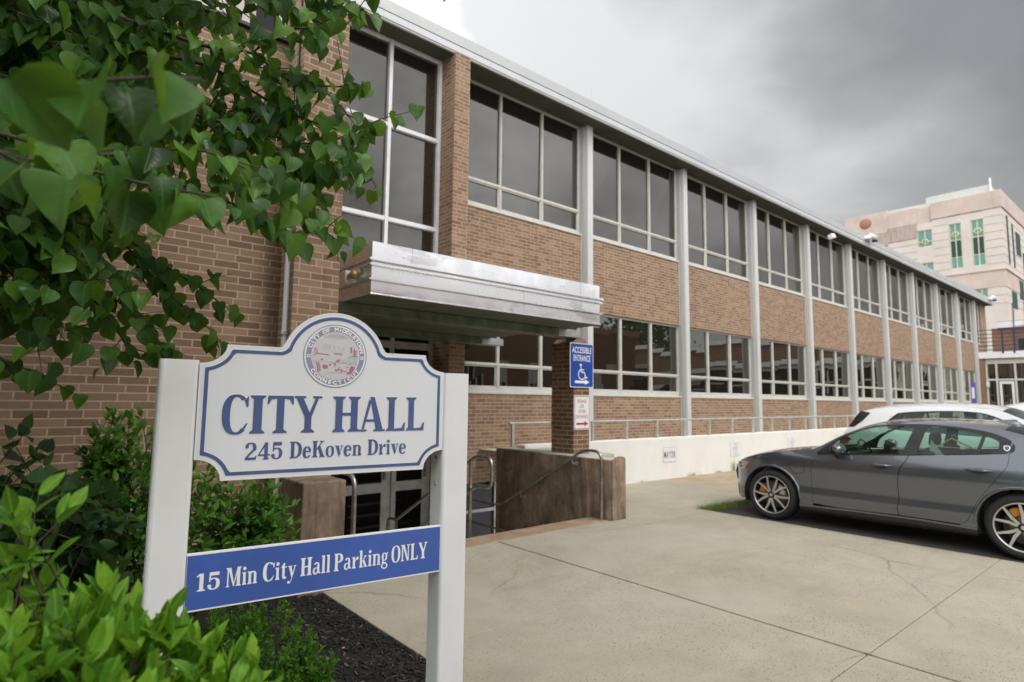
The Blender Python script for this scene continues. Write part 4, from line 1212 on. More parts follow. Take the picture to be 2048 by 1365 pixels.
# ------------------------------------------------------------------ the big white sign
PHI = R(97)
SU = Vector((math.sin(PHI), math.cos(PHI), 0)); SN = Vector((SU.y, -SU.x, 0))
if SN.y > 0: SN = -SN
SO = -SN*2.23
def sg(s, z, d=0.0):
    """point on the face of the sign; d metres towards the viewer"""
    p = SO + SU*s + SN*d
    return (p.x, p.y, z)
sign = empty('welcome_sign', sg(0.66, 0), 'white two post sign with arched top, round seal and blue lettering', 'sign')
def post(s0, s1, ztop):
    m = MB()
    b = 0.008
    m.prism([(s0+b, 0.0), (s1-b, 0.0), (s1, -b), (s1, -0.117+b), (s1-b, -0.117), (s0+b, -0.117), (s0, -0.117+b), (s0, -b)], lambda u, v, d: sg(u, -0.05+d, v), ztop+0.05)
    p = m.build('post', M['white'], sign, 0.003)
    return p
pL = post(0.086, 0.2005, 1.702)
pR = post(1.1165, 1.2385, 1.690)
# panel outline
SL, SR_ = 0.2015, 1.1155
Zt, Zb = 1.693, 1.370           # ends of the straight sides
Ax0, Ax1, ZT, ZB = 0.2845, 1.031, 1.760, 1.2955
AC, AR = 0.6600, 0.1985
AZ = 1.7045
def outline(d=0.0, n=12):
    """plaque outline shrunk by d"""
    P = []
    def carc(cx, cz, rx, rz, a0, a1):
        for k in range(n+1):
            q = R(a0+(a1-a0)*k/n); P.append((cx+rx*math.cos(q), cz+rz*math.sin(q)))
    rx, rzT, rzB = Ax0-SL, ZT-Zt, Zb-ZB
    # start bottom left, go counter clockwise
    carc(SL, ZB, rx+d, rzB+d, 90, 0) if False else None
    def corner(cx, cz, rx, rz, a0, a1):
        pts = []
        for k in range(n+1):
            q = R(a0+(a1-a0)*k/n); pts.append((cx+(rx+d)*math.cos(q), cz+(rz+d)*math.sin(q)))
        return pts
    def clipx(pts):
        return [(min(max(p[0], SL+d), SR_-d), min(max(p[1], ZB+d), ZT-d if False else p[1])) for p in pts]
    bl = [p for p in corner(SL, ZB, rx, rzB, 90, 0) if p[0] >= SL+d-1e-6 and p[1] >= ZB+d-1e-6]
    br = [p for p in corner(SR_, ZB, SR_-Ax1, rzB, 180, 90) if p[0] <= SR_-d+1e-6 and p[1] >= ZB+d-1e-6]
    tr = [p for p in corner(SR_, ZT, SR_-Ax1, rzT, 270, 180) if p[0] <= SR_-d+1e-6 and p[1] <= ZT-d+1e-6]
    tl = [p for p in corner(SL, ZT, rx, rzT, 360, 270) if p[0] >= SL+d-1e-6 and p[1] <= ZT-d+1e-6]
    P = [(SL+d, Zb+d*0.9)] + [p for p in bl[1:]] + [(Ax0+d*1.0, ZB+d)]
    P += [(Ax1-d*1.0, ZB+d)] + br + [(SR_-d, Zb+d*0.9)]
    P += [(SR_-d, Zt-d*0.9)] + tr + [(Ax1-d*1.0, ZT-d)]
    r = AR-d
    h = ZT-d-AZ
    q0 = math.asin(max(-1, min(1, h/r)))
    fil = 0.012+d*0.5
    P.append((AC+r*math.cos(q0)+fil, ZT-d))
    P.append((AC+r*math.cos(q0)+fil*0.35, ZT-d+fil*0.28))
    for k in range(27):
        q = q0+0.10+(math.pi-2*q0-0.20)*k/26
        P.append((AC+r*math.cos(q), AZ+r*math.sin(q)))
    P.append((AC-r*math.cos(q0)-fil*0.35, ZT-d+fil*0.28))
    P.append((AC-r*math.cos(q0)-fil, ZT-d))
    P += [(Ax0+d*1.0, ZT-d)] + tl + [(SL+d, Zt-d*0.9)]
    Q = []
    for p in P:
        if not Q or math.hypot(p[0]-Q[-1][0], p[1]-Q[-1][1]) > 0.0015: Q.append(p)
    return Q
m = MB(); m.prism(outline(0), lambda u, v, d: sg(u, v, -0.022+d), 0.020)
pan = m.build('panel', M['signwhite'], sign, 0.002)
def ring(d0, d1, mat, name, lift):
    mb = MB(); mb.flat([outline(d0), outline(d1)], lambda u, v: sg(u, v, lift))
    return mb.build(name, mat, pan, fix=False)
ring(0.0012, 0.0035, M['signedge'], 'edge_line', -0.0014)
ring(0.0150, 0.0305, M['signedge'], 'border_outline', -0.0014)
ring(0.0165, 0.0288, M['blue'], 'border', -0.0009)
# lettering of the upper panel: halo below, blue above
def face(l0): return lambda u, v, L=0.0: sg(u, v, l0+L)
halo, let = MB(), MB()
for c, a, b in (('C', .2774, .3630), ('I', .3665, .4175), ('T', .4225, .5130), ('Y', .5190, .6140), ('H', .6550, .7610), ('A', .7580, .8610), ('L', .8660, .9480), ('L', .9500, 1.0310)):
    put_glyph(let, c, a, b, 1.4525, 0.1335, face(-0.0006))
    put_glyph(halo, c, a-0.0022, b+0.0022, 1.4498, 0.1389, face(-0.0016))
put_serif(let, '245', .3573, .4815, 1.3625, 0.0590, face(-0.0006))
put_serif(let, 'DeKoven', .5064, .7715, 1.3625, 0.0590, face(-0.0006))
put_serif(let, 'Drive', .7949, .9537, 1.3625, 0.0590, face(-0.0006))
let.build('lettering', M['blue'], pan, fix=False)
halo.build('lettering_outline', M['signedge'], pan, fix=False)
# round seal
SCX, SCZ = 0.6575, 1.7385
def disc(r0, r1, lift, mat, name, par, n=64):
    mb = MB(); vs = []
    for k in range(n):
        q = 2*math.pi*k/n
        vs += [sg(SCX+r0*math.cos(q), SCZ+r0*math.sin(q), lift), sg(SCX+r1*math.cos(q), SCZ+r1*math.sin(q), lift)]
    mb.add(vs, [(2*k, 2*k+1, (2*k+3) % (2*n), (2*k+2) % (2*n)) for k in range(n)])
    return mb.build(name, mat, par, fix=False)
seal = disc(0.0, 0.1205, -0.0012, M['signedge'], 'seal', pan)
disc(0.1165, 0.1200, -0.0006, M['violet'], 'seal_ring', pan)
disc(0.0915, 0.1105, -0.0006, M['violet'], 'seal_band', pan)
disc(0.0, 0.0875, -0.0006, M['sealface'], 'seal_face', pan)
disc(0.0875, 0.0888, -0.0005, M['sealgrey'], 'seal_edge', pan)
mb = MB()
def ring_text(txt, a0, a1, r, h, inside):
    for i, c in enumerate(txt):
        if c == ' ': continue
        v, f = text_mesh(c, 0.05)
        lo, hi = cap_h(0.05)
        cxm = (min(p[0] for p in v)+max(p[0] for p in v))/2
        q = R(a0+(a1-a0)*i/(len(txt)-1)); sc = h/(hi-lo)
        if inside: ux, uy, vx, vy = math.sin(q), -math.cos(q), math.cos(q), math.sin(q)
        else: ux, uy, vx, vy = -math.sin(q), math.cos(q), -math.cos(q), -math.sin(q)
        bx, by = SCX+r*math.cos(q), SCZ+r*math.sin(q)
        mb.add([sg(bx+ux*(p[0]-cxm)*sc*1.18+vx*(p[1]-lo-(hi-lo)/2)*sc, by+uy*(p[0]-cxm)*sc*1.18+vy*(p[1]-lo-(hi-lo)/2)*sc, 0.0001) for p in v], f)
ring_text('CITY OF MIDDLETOWN', 160, 13, 0.1010, 0.0145, True)
ring_text('CONNECTICUT', 215, 325, 0.1010, 0.0145, False)
for s_ in (-1, 1):
    x_, z_ = SCX+s_*0.101, SCZ-0.004
    for dx, dz in ((-1, -1), (-1, 1), (1, -1), (1, 1)):
        mb.add([sg(x_+dx*0.0035+a*0.0026, z_+dz*0.0035+b*0.0026, 0.0001) for a, b in ((-1, -1), (1, -1), (1, 1), (-1, 1))], [(0, 1, 2, 3)])
mb.build('seal_lettering', M['signedge'], pan, fix=False)
pk = MB(); gr = MB()
def S(x, z): return (SCX+(x-745)/485*0.1205, SCZ-(z-745)/485*0.1205)     # drawing units of the seal
LK = [0]
def ppoly(mbx, pts):
    LK[0] = (LK[0]+1) % 8; L = 0.0001+LK[0]*0.0001
    mbx.flat([[S(*p) for p in pts]], lambda u, v: sg(u, v, L))
def pline(mbx, pts, w):
    for (x0, z0), (x1, z1) in zip(pts, pts[1:]):
        d = math.hypot(x1-x0, z1-z0) or 1; nx, nz = -(z1-z0)/d*w/2, (x1-x0)/d*w/2
        ppoly(mbx, [(x0+nx, z0+nz), (x1+nx, z1+nz), (x1-nx, z1-nz), (x0-nx, z0-nz)])
def parc(mbx, cx, cz, r, a0, a1, w, n=12):
    pline(mbx, [(cx+r*math.cos(R(a0+(a1-a0)*k/n)), cz-r*math.sin(R(a0+(a1-a0)*k/n))) for k in range(n+1)], w)
parc(pk, 400, 690, 60, -75, 65, 11); parc(pk, 400, 690, 30, -60, 60, 8)
pline(pk, [(455, 715), (650, 733)], 13)
ppoly(pk, [(700, 688), (745, 703), (845, 703), (840, 720), (740, 718)])
ppoly(pk, [(540, 780), (555, 815), (515, 815)]); ppoly(pk, [(800, 780), (805, 832), (740, 832)])
ppoly(pk, [(965, 590), (990, 605), (995, 690), (968, 690)]); ppoly(pk, [(1020, 598), (1045, 645), (1035, 735), (1020, 735)])
pline(pk, [(1035, 660), (1080, 660)], 10); pline(pk, [(1030, 735), (1085, 740)], 14); pline(pk, [(1055, 660), (1055, 735)], 10); pline(pk, [(935, 770), (985, 740), (1035, 740)], 9)
for x0 in (455, 485): pline(pk, [(x0, 850), (x0+25, 915), (x0+30, 985)], 15)
ppoly(pk, [(548, 890), (575, 880), (620, 885), (635, 910), (622, 940), (580, 948), (552, 930)]); ppoly(pk, [(645, 868), (672, 862), (686, 878), (665, 895), (645, 890)])
pline(pk, [(715, 862), (750, 865), (735, 890)], 12); pline(pk, [(712, 905), (740, 910)], 9); pline(pk, [(740, 950), (765, 968), (800, 940), (800, 912)], 16)
pline(pk, [(800, 955), (930, 980)], 9); pline(pk, [(840, 935), (845, 985), (825, 995)], 12); pline(pk, [(905, 905), (945, 915)], 7)
ppoly(pk, [(985, 890), (1050, 905), (1030, 960), (990, 1010), (920, 1018), (925, 990), (960, 985), (965, 930)]); ppoly(pk, [(945, 860), (970, 858), (965, 872)])
pk.build('seal_pink_figures', M['pink'], pan, fix=False)
pline(gr, [(400, 828), (1085, 855)], 5)
for a in range(0, 181, 12): pline(gr, [(760+40*math.cos(R(a)), 470-40*math.sin(R(a))), (760+(150 if a % 24 else 200)*math.cos(R(a)), 470-(60 if a % 24 else 75)*math.sin(R(a)))], 3)
parc(gr, 760, 470, 22, 0, 360, 4)
for cx in (840, 890): parc(gr, cx, 818, 26, 0, 360, 5)
parc(gr, 990, 795, 45, 0, 360, 7); parc(gr, 1090, 795, 45, 100, 260, 6)
for dx in range(5):
    pline(gr, [(560+70*dx, 690), (575+70*dx, 560+12*dx), (610+70*dx, 690)], 3); pline(gr, [(470+60*dx, 640), (490+60*dx, 560)], 3)
for dz in range(5): parc(gr, 640+60*dz, 1030, 40, 20, 160, 3)
for dz in range(4): parc(gr, 700, 600, 170+45*dz, 40, 140, 2.5)
gr.build('seal_grey_figures', M['sealgrey'], pan, fix=False)
# lower panel
m = MB(); m.prism([(0.2015, 0.8815), (1.1155, 0.8815), (1.1155, 1.0645), (0.2015, 1.0645)], lambda u, v, d: sg(u, v, -0.020+d), 0.018)
lp = m.build('lower_panel', M['signedge'], sign, 0.0015)
mb = MB(); mb.flat([[(0.2025, 0.8865), (1.1145, 0.8865), (1.1145, 1.0595), (0.2025, 1.0595)]], lambda u, v: sg(u, v, -0.0016))
mb.build('blue_face', M['bluepanel'], lp, fix=False)
mb = MB()
for txt, a, b in (('15', .2310, .3030), ('Min', .3205, .4192), ('City', .4370, .5475), ('Hall', .5628, .6697), ('Parking', .6824, .8925), ('ONLY', .9060, 1.0594)):
    put_serif(mb, txt, a, b, 0.9435, 0.0625 if txt != '15' else 0.056, face(-0.0009))
mb.build('lettering', M['signedge'], lp, fix=False)
for z_ in (1.335, 1.225, 1.02, 0.925):
    m = MB(); m.lathe([(0.0, 0.006), (0.006, 0.005), (0.008, 0.0)], lambda a, b, c: tuple(Vector(sg(1.1165-c, z_+b, -0.06+a))), 10)
    m.build('screw', M['galv'], pR)

# ------------------------------------------------------------------ small signs
def rrect(x0, x1, z0, z1, r, n=5):
    P = []
    for cx, cz, a in ((x1-r, z1-r, 0), (x0+r, z1-r, 90), (x0+r, z0+r, 180), (x1-r, z0+r, 270)):
        for k in range(n+1):
            q = R(a+90*k/n); P.append((cx+r*math.cos(q), cz+r*math.sin(q)))
    return P
def plate(name, x0, x1, z0, z1, y, base, inner, border, bw, label, cat, group=None, tilt=0.0):
    o = empty(name, ((x0+x1)/2, y, z0), label, cat, group)
    m = MB(); m.prism(rrect(x0, x1, z0, z1, 0.03), lambda u, v, d: (u, y-d, v), 0.006); p = m.build('plate', base, o)
    if border:
        mb = MB(); mb.flat([rrect(x0+bw, x1-bw, z0+bw, z1-bw, 0.026)], lambda u, v: (u, y-0.0068, v)); mb.build('border', border, o, fix=False)
    if inner:
        mb = MB(); mb.flat([rrect(x0+bw*2, x1-bw*2, z0+bw*2, z1-bw*2, 0.022)], lambda u, v: (u, y-0.0074, v)); mb.build('face', inner, o, fix=False)
    return o
YS = 6.135
acc = plate('accessible_sign', 6.30, 6.815, 1.778, 2.452, YS, M['white'], None, M['hcblue'], 0.012, 'blue sign with white wheelchair symbol and arrow on the brick canopy post', 'sign')
ff = lambda u, v: (u, YS-0.0082, v)
mb = MB()
put_text(mb, 'ACCESSIBLE', 6.345, 6.770, 2.300, 0.092, ff, 0.012)
put_text(mb, 'ENTRANCE', 6.375, 6.745, 2.178, 0.092, ff, 0.012)
mb.build('lettering', M['signedge'], acc, fix=False)
mb = MB(); kk = [0]
def pl2(pts, w):
    for (x0, z0), (x1, z1) in zip(pts, pts[1:]):
        kk[0] = (kk[0]+1) % 7
        d = math.hypot(x1-x0, z1-z0) or 1; nx, nz = -(z1-z0)/d*w/2, (x1-x0)/d*w/2
        ex, ez = (x1-x0)/d*w*0.3, (z1-z0)/d*w*0.3
        yy = YS-0.0082-kk[0]*0.0001
        mb.add([(x0+nx-ex, yy, z0+nz-ez), (x1+nx+ex, yy, z1+nz+ez), (x1-nx+ex, yy, z1-nz+ez), (x0-nx-ex, yy, z0-nz-ez)], [(0, 1, 2, 3)])
WX, WZ = 6.555, 1.998
pl2([(WX+0.075*math.cos(R(a)), WZ-0.02+0.075*math.sin(R(a))) for a in range(110, 345, 15)], 0.016)
pl2([(WX-0.020, WZ+0.092), (WX-0.012, WZ+0.015), (WX+0.055, WZ+0.010), (WX+0.088, WZ-0.075), (WX+0.115, WZ-0.062)], 0.017)
pl2([(WX-0.014, WZ+0.052), (WX+0.045, WZ+0.048)], 0.014)
mb.add([(WX-0.022+0.022*math.cos(R(a)), YS-0.0083, WZ+0.122+0.022*math.sin(R(a))) for a in range(0, 360, 24)], [tuple(range(15))])
mb.build('wheelchair_symbol', M['signedge'], acc, fix=False)
mb = MB(); mb.flat([[(6.405, 1.845), (6.62, 1.845), (6.62, 1.822), (6.725, 1.864), (6.62, 1.906), (6.62, 1.883), (6.405, 1.883)]], ff); mb.build('arrow', M['signedge'], acc, fix=False)
pls = plate('entrance_notice', 6.385, 6.735, 1.150, 1.662, YS, M['white'], M['white'], M['red'], 0.010, 'white notice with red border and arrow below the blue wheelchair sign', 'sign')
mb = MB()
for t_, a, b, z_ in (('PLEASE', 6.462, 6.658, 1.548), ('USE', 6.512, 6.606, 1.472), ('OTHER', 6.478, 6.642, 1.396), ('ENTRANCE', 6.425, 6.698, 1.318)):
    put_text(mb, t_, a, b, z_, 0.052, ff)
mb.build('lettering', M['red'], pls, fix=False)
mb = MB(); mb.flat([[(6.435, 1.222), (6.61, 1.222), (6.61, 1.198), (6.695, 1.238), (6.61, 1.278), (6.61, 1.252), (6.435, 1.252)]], ff); mb.build('arrow', M['red'], pls, fix=False)

my = plate('parking_sign', 10.285, 10.745, 0.335, 0.645, WY-0.002, M['white'], M['white'], M['black'], 0.004, 'white sign reading MAYOR on the white wall', 'sign', 'parking signs on the white wall')
mb = MB(); [put_text(mb, c_, 10.322+0.083*i_, 10.322+0.083*i_+0.060, 0.420, 0.137, lambda u, v: (u, WY-0.0105, v), 0.012) for i_, c_ in enumerate('MAYOR')]; mb.build('lettering', M['black'], my, fix=False)
def small_sign(x, z, label):
    o = plate('parking_sign', x, x+0.465, z, z+0.325, WY-0.002, M['white'], M['white'], M['grey_print'], 0.006, label, 'sign', 'parking signs on the white wall')
    mb = MB(); f2 = lambda u, v: (u, WY-0.0105, v)
    for t_, a, b, dz, h in (('15', 0.19, 0.28, 0.245, 0.045), ('MINUTE', 0.12, 0.35, 0.170, 0.050), ('TOW', 0.17, 0.31, 0.105, 0.048), ('ZONE', 0.14, 0.33, 0.04, 0.042)):
        put_text(mb, t_, x+a, x+b, z+dz, h, f2)
    mb.build('lettering', M['grey_print'], o, fix=False)
small_sign(12.915, 0.322, 'small white sign with faint grey print on the wall just before the grey car')
small_sign(15.850, 0.352, 'small white sign with faint grey print on the wall above the grey hood')
small_sign(18.830, 0.358, 'half hidden white sign on the wall beside the windscreen pillar of the grey car')

# ------------------------------------------------------------------ cars
def lerp_tab(tab):
    tab = sorted(tab)
    def f(t):
        if t <= tab[0][0]: return tab[0][1]
        for (a, b), (c, d) in zip(tab, tab[1:]):
            if t <= c: return b+(d-b)*(t-a)/(c-a)
        return tab[-1][1]
    return f
def smooth_tab(tab):
    """monotone-ish cubic through the points"""
    tab = sorted(tab); n = len(tab)
    xs = [p[0] for p in tab]; ys = [p[1] for p in tab]
    ms = []
    for i in range(n):
        if i == 0: ms.append((ys[1]-ys[0])/(xs[1]-xs[0]))
        elif i == n-1: ms.append((ys[-1]-ys[-2])/(xs[-1]-xs[-2]))
        else:
            d0 = (ys[i]-ys[i-1])/(xs[i]-xs[i-1]); d1 = (ys[i+1]-ys[i])/(xs[i+1]-xs[i])
            ms.append(0.0 if d0*d1 <= 0 else 2*d0*d1/(d0+d1))
    def f(t):
        if t <= xs[0]: return ys[0]
        if t >= xs[-1]: return ys[-1]
        for i in range(n-1):
            if t <= xs[i+1]:
                h = xs[i+1]-xs[i]; u = (t-xs[i])/h
                return ys[i]*(2*u**3-3*u*u+1)+h*ms[i]*(u**3-2*u*u+u)+ys[i+1]*(-2*u**3+3*u*u)+h*ms[i+1]*(u**3-u*u)
    return f
def resample(poly, step):
    out = []
    n = len(poly)
    for i in range(n):
        a, b = poly[i], poly[(i+1) % n]
        L = math.hypot(b[0]-a[0], b[1]-a[1]); k = max(1, int(round(L/step)))
        for j in range(k): out.append((a[0]+(b[0]-a[0])*j/k, a[1]+(b[1]-a[1])*j/k))
    return out
def inside(p, poly):
    c = False; n = len(poly); j = n-1
    for i in range(n):
        if (poly[i][1] > p[1]) != (poly[j][1] > p[1]) and p[0] < (poly[j][0]-poly[i][0])*(p[1]-poly[i][1])/(poly[j][1]-poly[i][1])+poly[i][0]: c = not c
        j = i
    return c
def spline(pts, n=6, closed=False):
    """Catmull-Rom through pts"""
    P = [Vector((p[0], p[1], 0)) for p in pts]; out = []
    m = len(P)
    for i in range(m if closed else m-1):
        p0 = P[(i-1) % m] if closed or i > 0 else P[0]; p1 = P[i]; p2 = P[(i+1) % m]; p3 = P[(i+2) % m] if closed or i < m-2 else P[-1]
        for k in range(n):
            t = k/n
            q = 0.5*((2*p1)+(p2-p0)*t+(2*p0-5*p1+4*p2-p3)*t*t+(3*p1-p0-3*p2+p3)*t**3)
            out.append((q.x, q.y))
    if not closed: out.append((P[-1].x, P[-1].y))
    return out
def patch(mb, outer, holes, lift, step=0.06, margin=0.018):
    """side-view polygon (y, z) with holes, filled with interior points and lifted to the curved flank"""
    loops = [resample(outer, step*0.7)]+[resample(h, step*0.7) for h in holes]
    vs, es = [], []
    for l in loops:
        b = len(vs); vs += [Vector(p) for p in l]
        es += [(b+i, b+(i+1) % len(l)) for i in range(len(l))]
    y0 = min(p[0] for p in outer); y1 = max(p[0] for p in outer); z0 = min(p[1] for p in outer); z1 = max(p[1] for p in outer)
    rim = [v.copy() for v in vs]
    y = y0
    while y < y1:
        z = z0
        while z < z1:
            if inside((y, z), loops[0]) and not any(inside((y, z), h) for h in loops[1:]):
                if all((r.x-y)**2+(r.y-z)**2 > margin**2 for r in rim): vs.append(Vector((y, z)))
            z += step
        y += step
    ov, oe, of, *_ = geometry.delaunay_2d_cdt(vs, es, [], 0, 1e-6)
    fs = []
    for f in of:
        cx = sum(ov[i].x for i in f)/3; cz = sum(ov[i].y for i in f)/3
        if inside((cx, cz), loops[0]) and not any(inside((cx, cz), h) for h in loops[1:]): fs.append(tuple(f))
    mb.add([lift(v.x, v.y) for v in ov], fs, True)
    return mb

class Car:
    def __init__(s, root, xc, width_z, plan, top, edge_drop, paint):
        """width_z: half width by height; plan: factor by length; top: centre-line height by length"""
        s.root = root; s.xc = xc; s.wz = smooth_tab(width_z); s.plan = smooth_tab(plan); s.top = top; s.drop = edge_drop; s.paint = paint
    def w(s, y, z): return s.wz(z)*s.plan(y)
    def lift(s, side, off=0.0):
        return lambda y, z: (s.xc-side*(s.w(y, z)+off), y, z)
    def panel(s, name, poly, mat, side, holes=(), off=0.0, parent=None, step=0.034, solid=0.0):
        mb = MB(); patch(mb, poly, holes, s.lift(side, off), step)
        if side > 0: mb.f = [f[::-1] for f in mb.f]
        o = mb.build(name, mat, parent or s.root, fix=False)
        # shading follows the true flank, not the triangles
        e = 0.004; ns = []
        for x, y, z in mb.v:
            wy = (s.w(y+e, z)-s.w(y-e, z))/(2*e); wz = (s.w(y, z+0.02)-s.w(y, z-0.02))/0.04
            ns.append(Vector((-side, -wy, -wz)).normalized())
        o.data.normals_split_custom_set_from_vertices(ns)
        return o
    def topskin(s, name, y0, y1, mat, n=14, m=16, off=0.0, inset=0.0, edge=None, parent=None):
        """upper surface between the two shoulder lines"""
        mb = MB(); vs = []
        for i in range(n+1):
            y = y0+(y1-y0)*i/n
            zc = s.top(y); dr = s.drop(y); ze = zc-dr
            we = s.w(y, ze)-inset
            for j in range(m+1):
                q = -1+2*j/m
                vs.append((s.xc+q*we, y, ze+dr*(1-abs(q)**2.4)+off))
        fs = [(i*(m+1)+j, i*(m+1)+j+1, (i+1)*(m+1)+j+1, (i+1)*(m+1)+j) for i in range(n) for j in range(m)]
        mb.add(vs, fs, True)
        return mb.build(name, mat, parent or s.root, fix=False)

def wheel(root, xc, y, z, r, side, width=0.235, rim_r=0.262, calip=True, phase=0.0):
    """multi spoke alloy wheel; side=+1 faces -x"""
    f = lambda a, b, c: (xc-side*c, y+a, z+b)         # c outwards
    w = bpy.data.objects.new('wheel', None); w.empty_display_size = 0.2; COL.objects.link(w); w.parent = root
    w.location = Vector((xc, y, z))-world_loc(root)
    m = MB()
    m.lathe([(rim_r-0.012, 0.0), (rim_r+0.004, 0.012), (rim_r+0.035, 0.020), (r-0.035, 0.014), (r-0.010, -0.010), (r-0.002, -0.035), (r, -0.06), (r, -width+0.06), (r-0.01, -width+0.02), (rim_r, -width)], f, 56)
    m.build('tyre', M['tyre'], w)
    m = MB()
    m.lathe([(rim_r-0.020, -0.004), (rim_r-0.016, 0.006), (rim_r-0.002, 0.006), (rim_r+0.002, -0.004)], f, 56)
    m.build('rim', M['alloy'], w)
    m = MB(); m.lathe([(rim_r-0.004, -0.002), (rim_r-0.022, -0.012), (rim_r-0.030, -0.06), (rim_r-0.035, -0.20), (0.0, -0.20)], f, 48)
    m.build('barrel', M['alloydark'], w)
    m = MB(); ms = MB()
    for k in range(5):
        q = phase+2*math.pi*k/5
        er = lambda rr, ta, c: f(rr*math.cos(q)-ta*math.sin(q), rr*math.sin(q)+ta*math.cos(q), c)
        for sgn in (-1, 1):
            # each arm leaves the hub narrow, kinks, then runs out to the rim
            pts = [(0.045, 0.010, 0.002), (0.125, 0.028, 0.0), (rim_r-0.016, 0.085, 0.001)]
            wd = [0.014, 0.017, 0.012]
            for i in range(2):
                (r0, t0_, c0_), (r1, t1_, c1_) = pts[i], pts[i+1]
                t0_, t1_ = sgn*t0_, sgn*t1_
                a0, a1 = wd[i], wd[i+1]
                top = [er(r0, t0_-a0, c0_), er(r0, t0_+a0, c0_), er(r1, t1_+a1, c1_), er(r1, t1_-a1, c1_)]
                bot = [er(r0, t0_-a0*1.2, c0_-0.035), er(r0, t0_+a0*1.2, c0_-0.035), er(r1, t1_+a1*1.3, c1_-0.035), er(r1, t1_-a1*1.3, c1_-0.035)]
                m.add(top, [(0, 1, 2, 3)])
                ms.add([Vector(p) for p in top]+[Vector(p) for p in bot], [(0, 4, 5, 1), (1, 5, 6, 2), (2, 6, 7, 3), (3, 7, 4, 0)])
    m.build('spokes', M['alloy'], w, fix=False)
    ms.build('spoke_sides', M['alloydark'], w, fix=False)
    m = MB(); m.lathe([(0.0, 0.012), (0.026, 0.011), (0.034, 0.004), (0.060, 0.000), (0.066, -0.03)], f, 24)
    m.build('hub', M['alloydark'], w)
    m = MB(); m.lathe([(0.0, 0.0135), (0.022, 0.0125)], f, 20); m.build('hub_cap', M['alloy'], w)
    m = MB(); m.lathe([(0.05, -0.085), (0.185, -0.085), (0.185, -0.105), (0.05, -0.105)], f, 40); m.build('brake_disc', M['disc'], w)
    if calip:
        m = MB()
        for a0, a1 in ((calip-0.42, calip+0.42),):
            vs = []
            for k in range(9):
                q = a0+(a1-a0)*k/8
                for rr, c in ((0.115, -0.055), (0.205, -0.055), (0.205, -0.12), (0.115, -0.12)): vs.append(f(rr*math.cos(q), rr*math.sin(q), c))
            fs = [(i*4+j, i*4+(j+1) % 4, i*4+4+(j+1) % 4, i*4+4+j) for i in range(8) for j in range(4)]+[(0, 1, 2, 3), (35, 34, 33, 32)]
            m.add(vs, fs)
        m.build('caliper', M['caliper'], w, 0.01)
    return w

def arch_pts(cy, cz, r, a0, a1, n=18, ry=None):
    ry = ry or r
    return [(cy+r*math.cos(R(a0+(a1-a0)*k/n)), cz+ry*math.sin(R(a0+(a1-a0)*k/n))) for k in range(n+1)]

# --- grey saloon, nose towards the white wall
XS = 8.20; XC = XS+0.925
saloon = empty('parked_car', (XC, 2.6, -0.045), 'dark grey four door saloon with orange brake calipers parked nose to the white wall', 'car', 'cars parked along the facade')
CTOP = smooth_tab([(0.18, 0.93), (0.35, 1.02), (0.75, 1.075), (1.05, 1.20), (1.35, 1.325), (1.60, 1.385), (1.90, 1.410), (2.20, 1.414), (2.45, 1.405), (2.70, 1.383), (2.90, 1.338), (3.10, 1.240), (3.30, 1.115), (3.52, 0.985), (3.70, 0.972), (3.95, 0.945), (4.20, 0.905), (4.42, 0.852), (4.58, 0.785), (4.70, 0.690), (4.745, 0.60)])
CDROP = smooth_tab([(0.18, 0.06), (1.0, 0.05), (1.5, 0.055), (2.2, 0.062), (2.8, 0.055), (3.2, 0.03), (3.5, 0.02), (3.9, 0.03), (4.4, 0.05), (4.745, 0.05)])
WZ = [(0.10, 0.86), (0.18, 0.895), (0.26, 0.896), (0.34, 0.911), (0.385, 0.914), (0.46, 0.903), (0.60, 0.912), (0.74, 0.925), (0.80, 0.921), (0.87, 0.903), (0.94, 0.874), (1.00, 0.846), (1.10, 0.800), (1.25, 0.735), (1.34, 0.675), (1.42, 0.60)]
PLAN = [(0.10, 0.80), (0.30, 0.88), (0.70, 0.955), (1.20, 0.992), (1.8, 1.0), (3.4, 1.0), (3.9, 0.992), (4.2, 0.965), (4.45, 0.90), (4.60, 0.82), (4.70, 0.72), (4.75, 0.64)]
car = Car(saloon, XC, WZ, PLAN, CTOP, CDROP, M['paint_grey'])
ze = lambda y: CTOP(y)-CDROP(y)
HF, HR, WHEEL_Z, WR = 4.079, 1.368, 0.302, 0.345
hood_line = [(y, ze(y)) for y in (4.745, 4.70, 4.64, 4.56, 4.48, 4.38, 4.25, 4.10, 3.95, 3.80, 3.65, 3.52)]
door0 = [(3.428, 0.905), (3.470, 0.84), (3.500, 0.776), (3.516, 0.68), (3.518, 0.588), (3.513, 0.40), (3.513, 0.262)]
door1 = [(2.392, 0.975), (2.425, 0.90), (2.470, 0.83), (2.490, 0.77), (2.503, 0.68), (2.507, 0.585), (2.503, 0.436), (2.520, 0.37), (2.528, 0.33), (2.515, 0.258)]
door2 = spline([(1.457, 1.066), (1.462, 0.957), (1.500, 0.88), (1.560, 0.79), (1.670, 0.633), (1.755, 0.502), (1.800, 0.40), (1.830, 0.330), (1.870, 0.275), (1.920, 0.252)], 4)
belt_f = [(3.428, 0.905), (3.0, 0.935), (2.6, 0.962), (2.392, 0.975)]
belt_r = [(2.392, 0.975), (2.0, 1.010), (1.72, 1.036), (1.457, 1.066)]
archF = arch_pts(HF, WHEEL_Z+0.005, 0.392, -12, 192)
archR = arch_pts(HR, WHEEL_Z+0.005, 0.392, -12, 192)
G = 0.0038
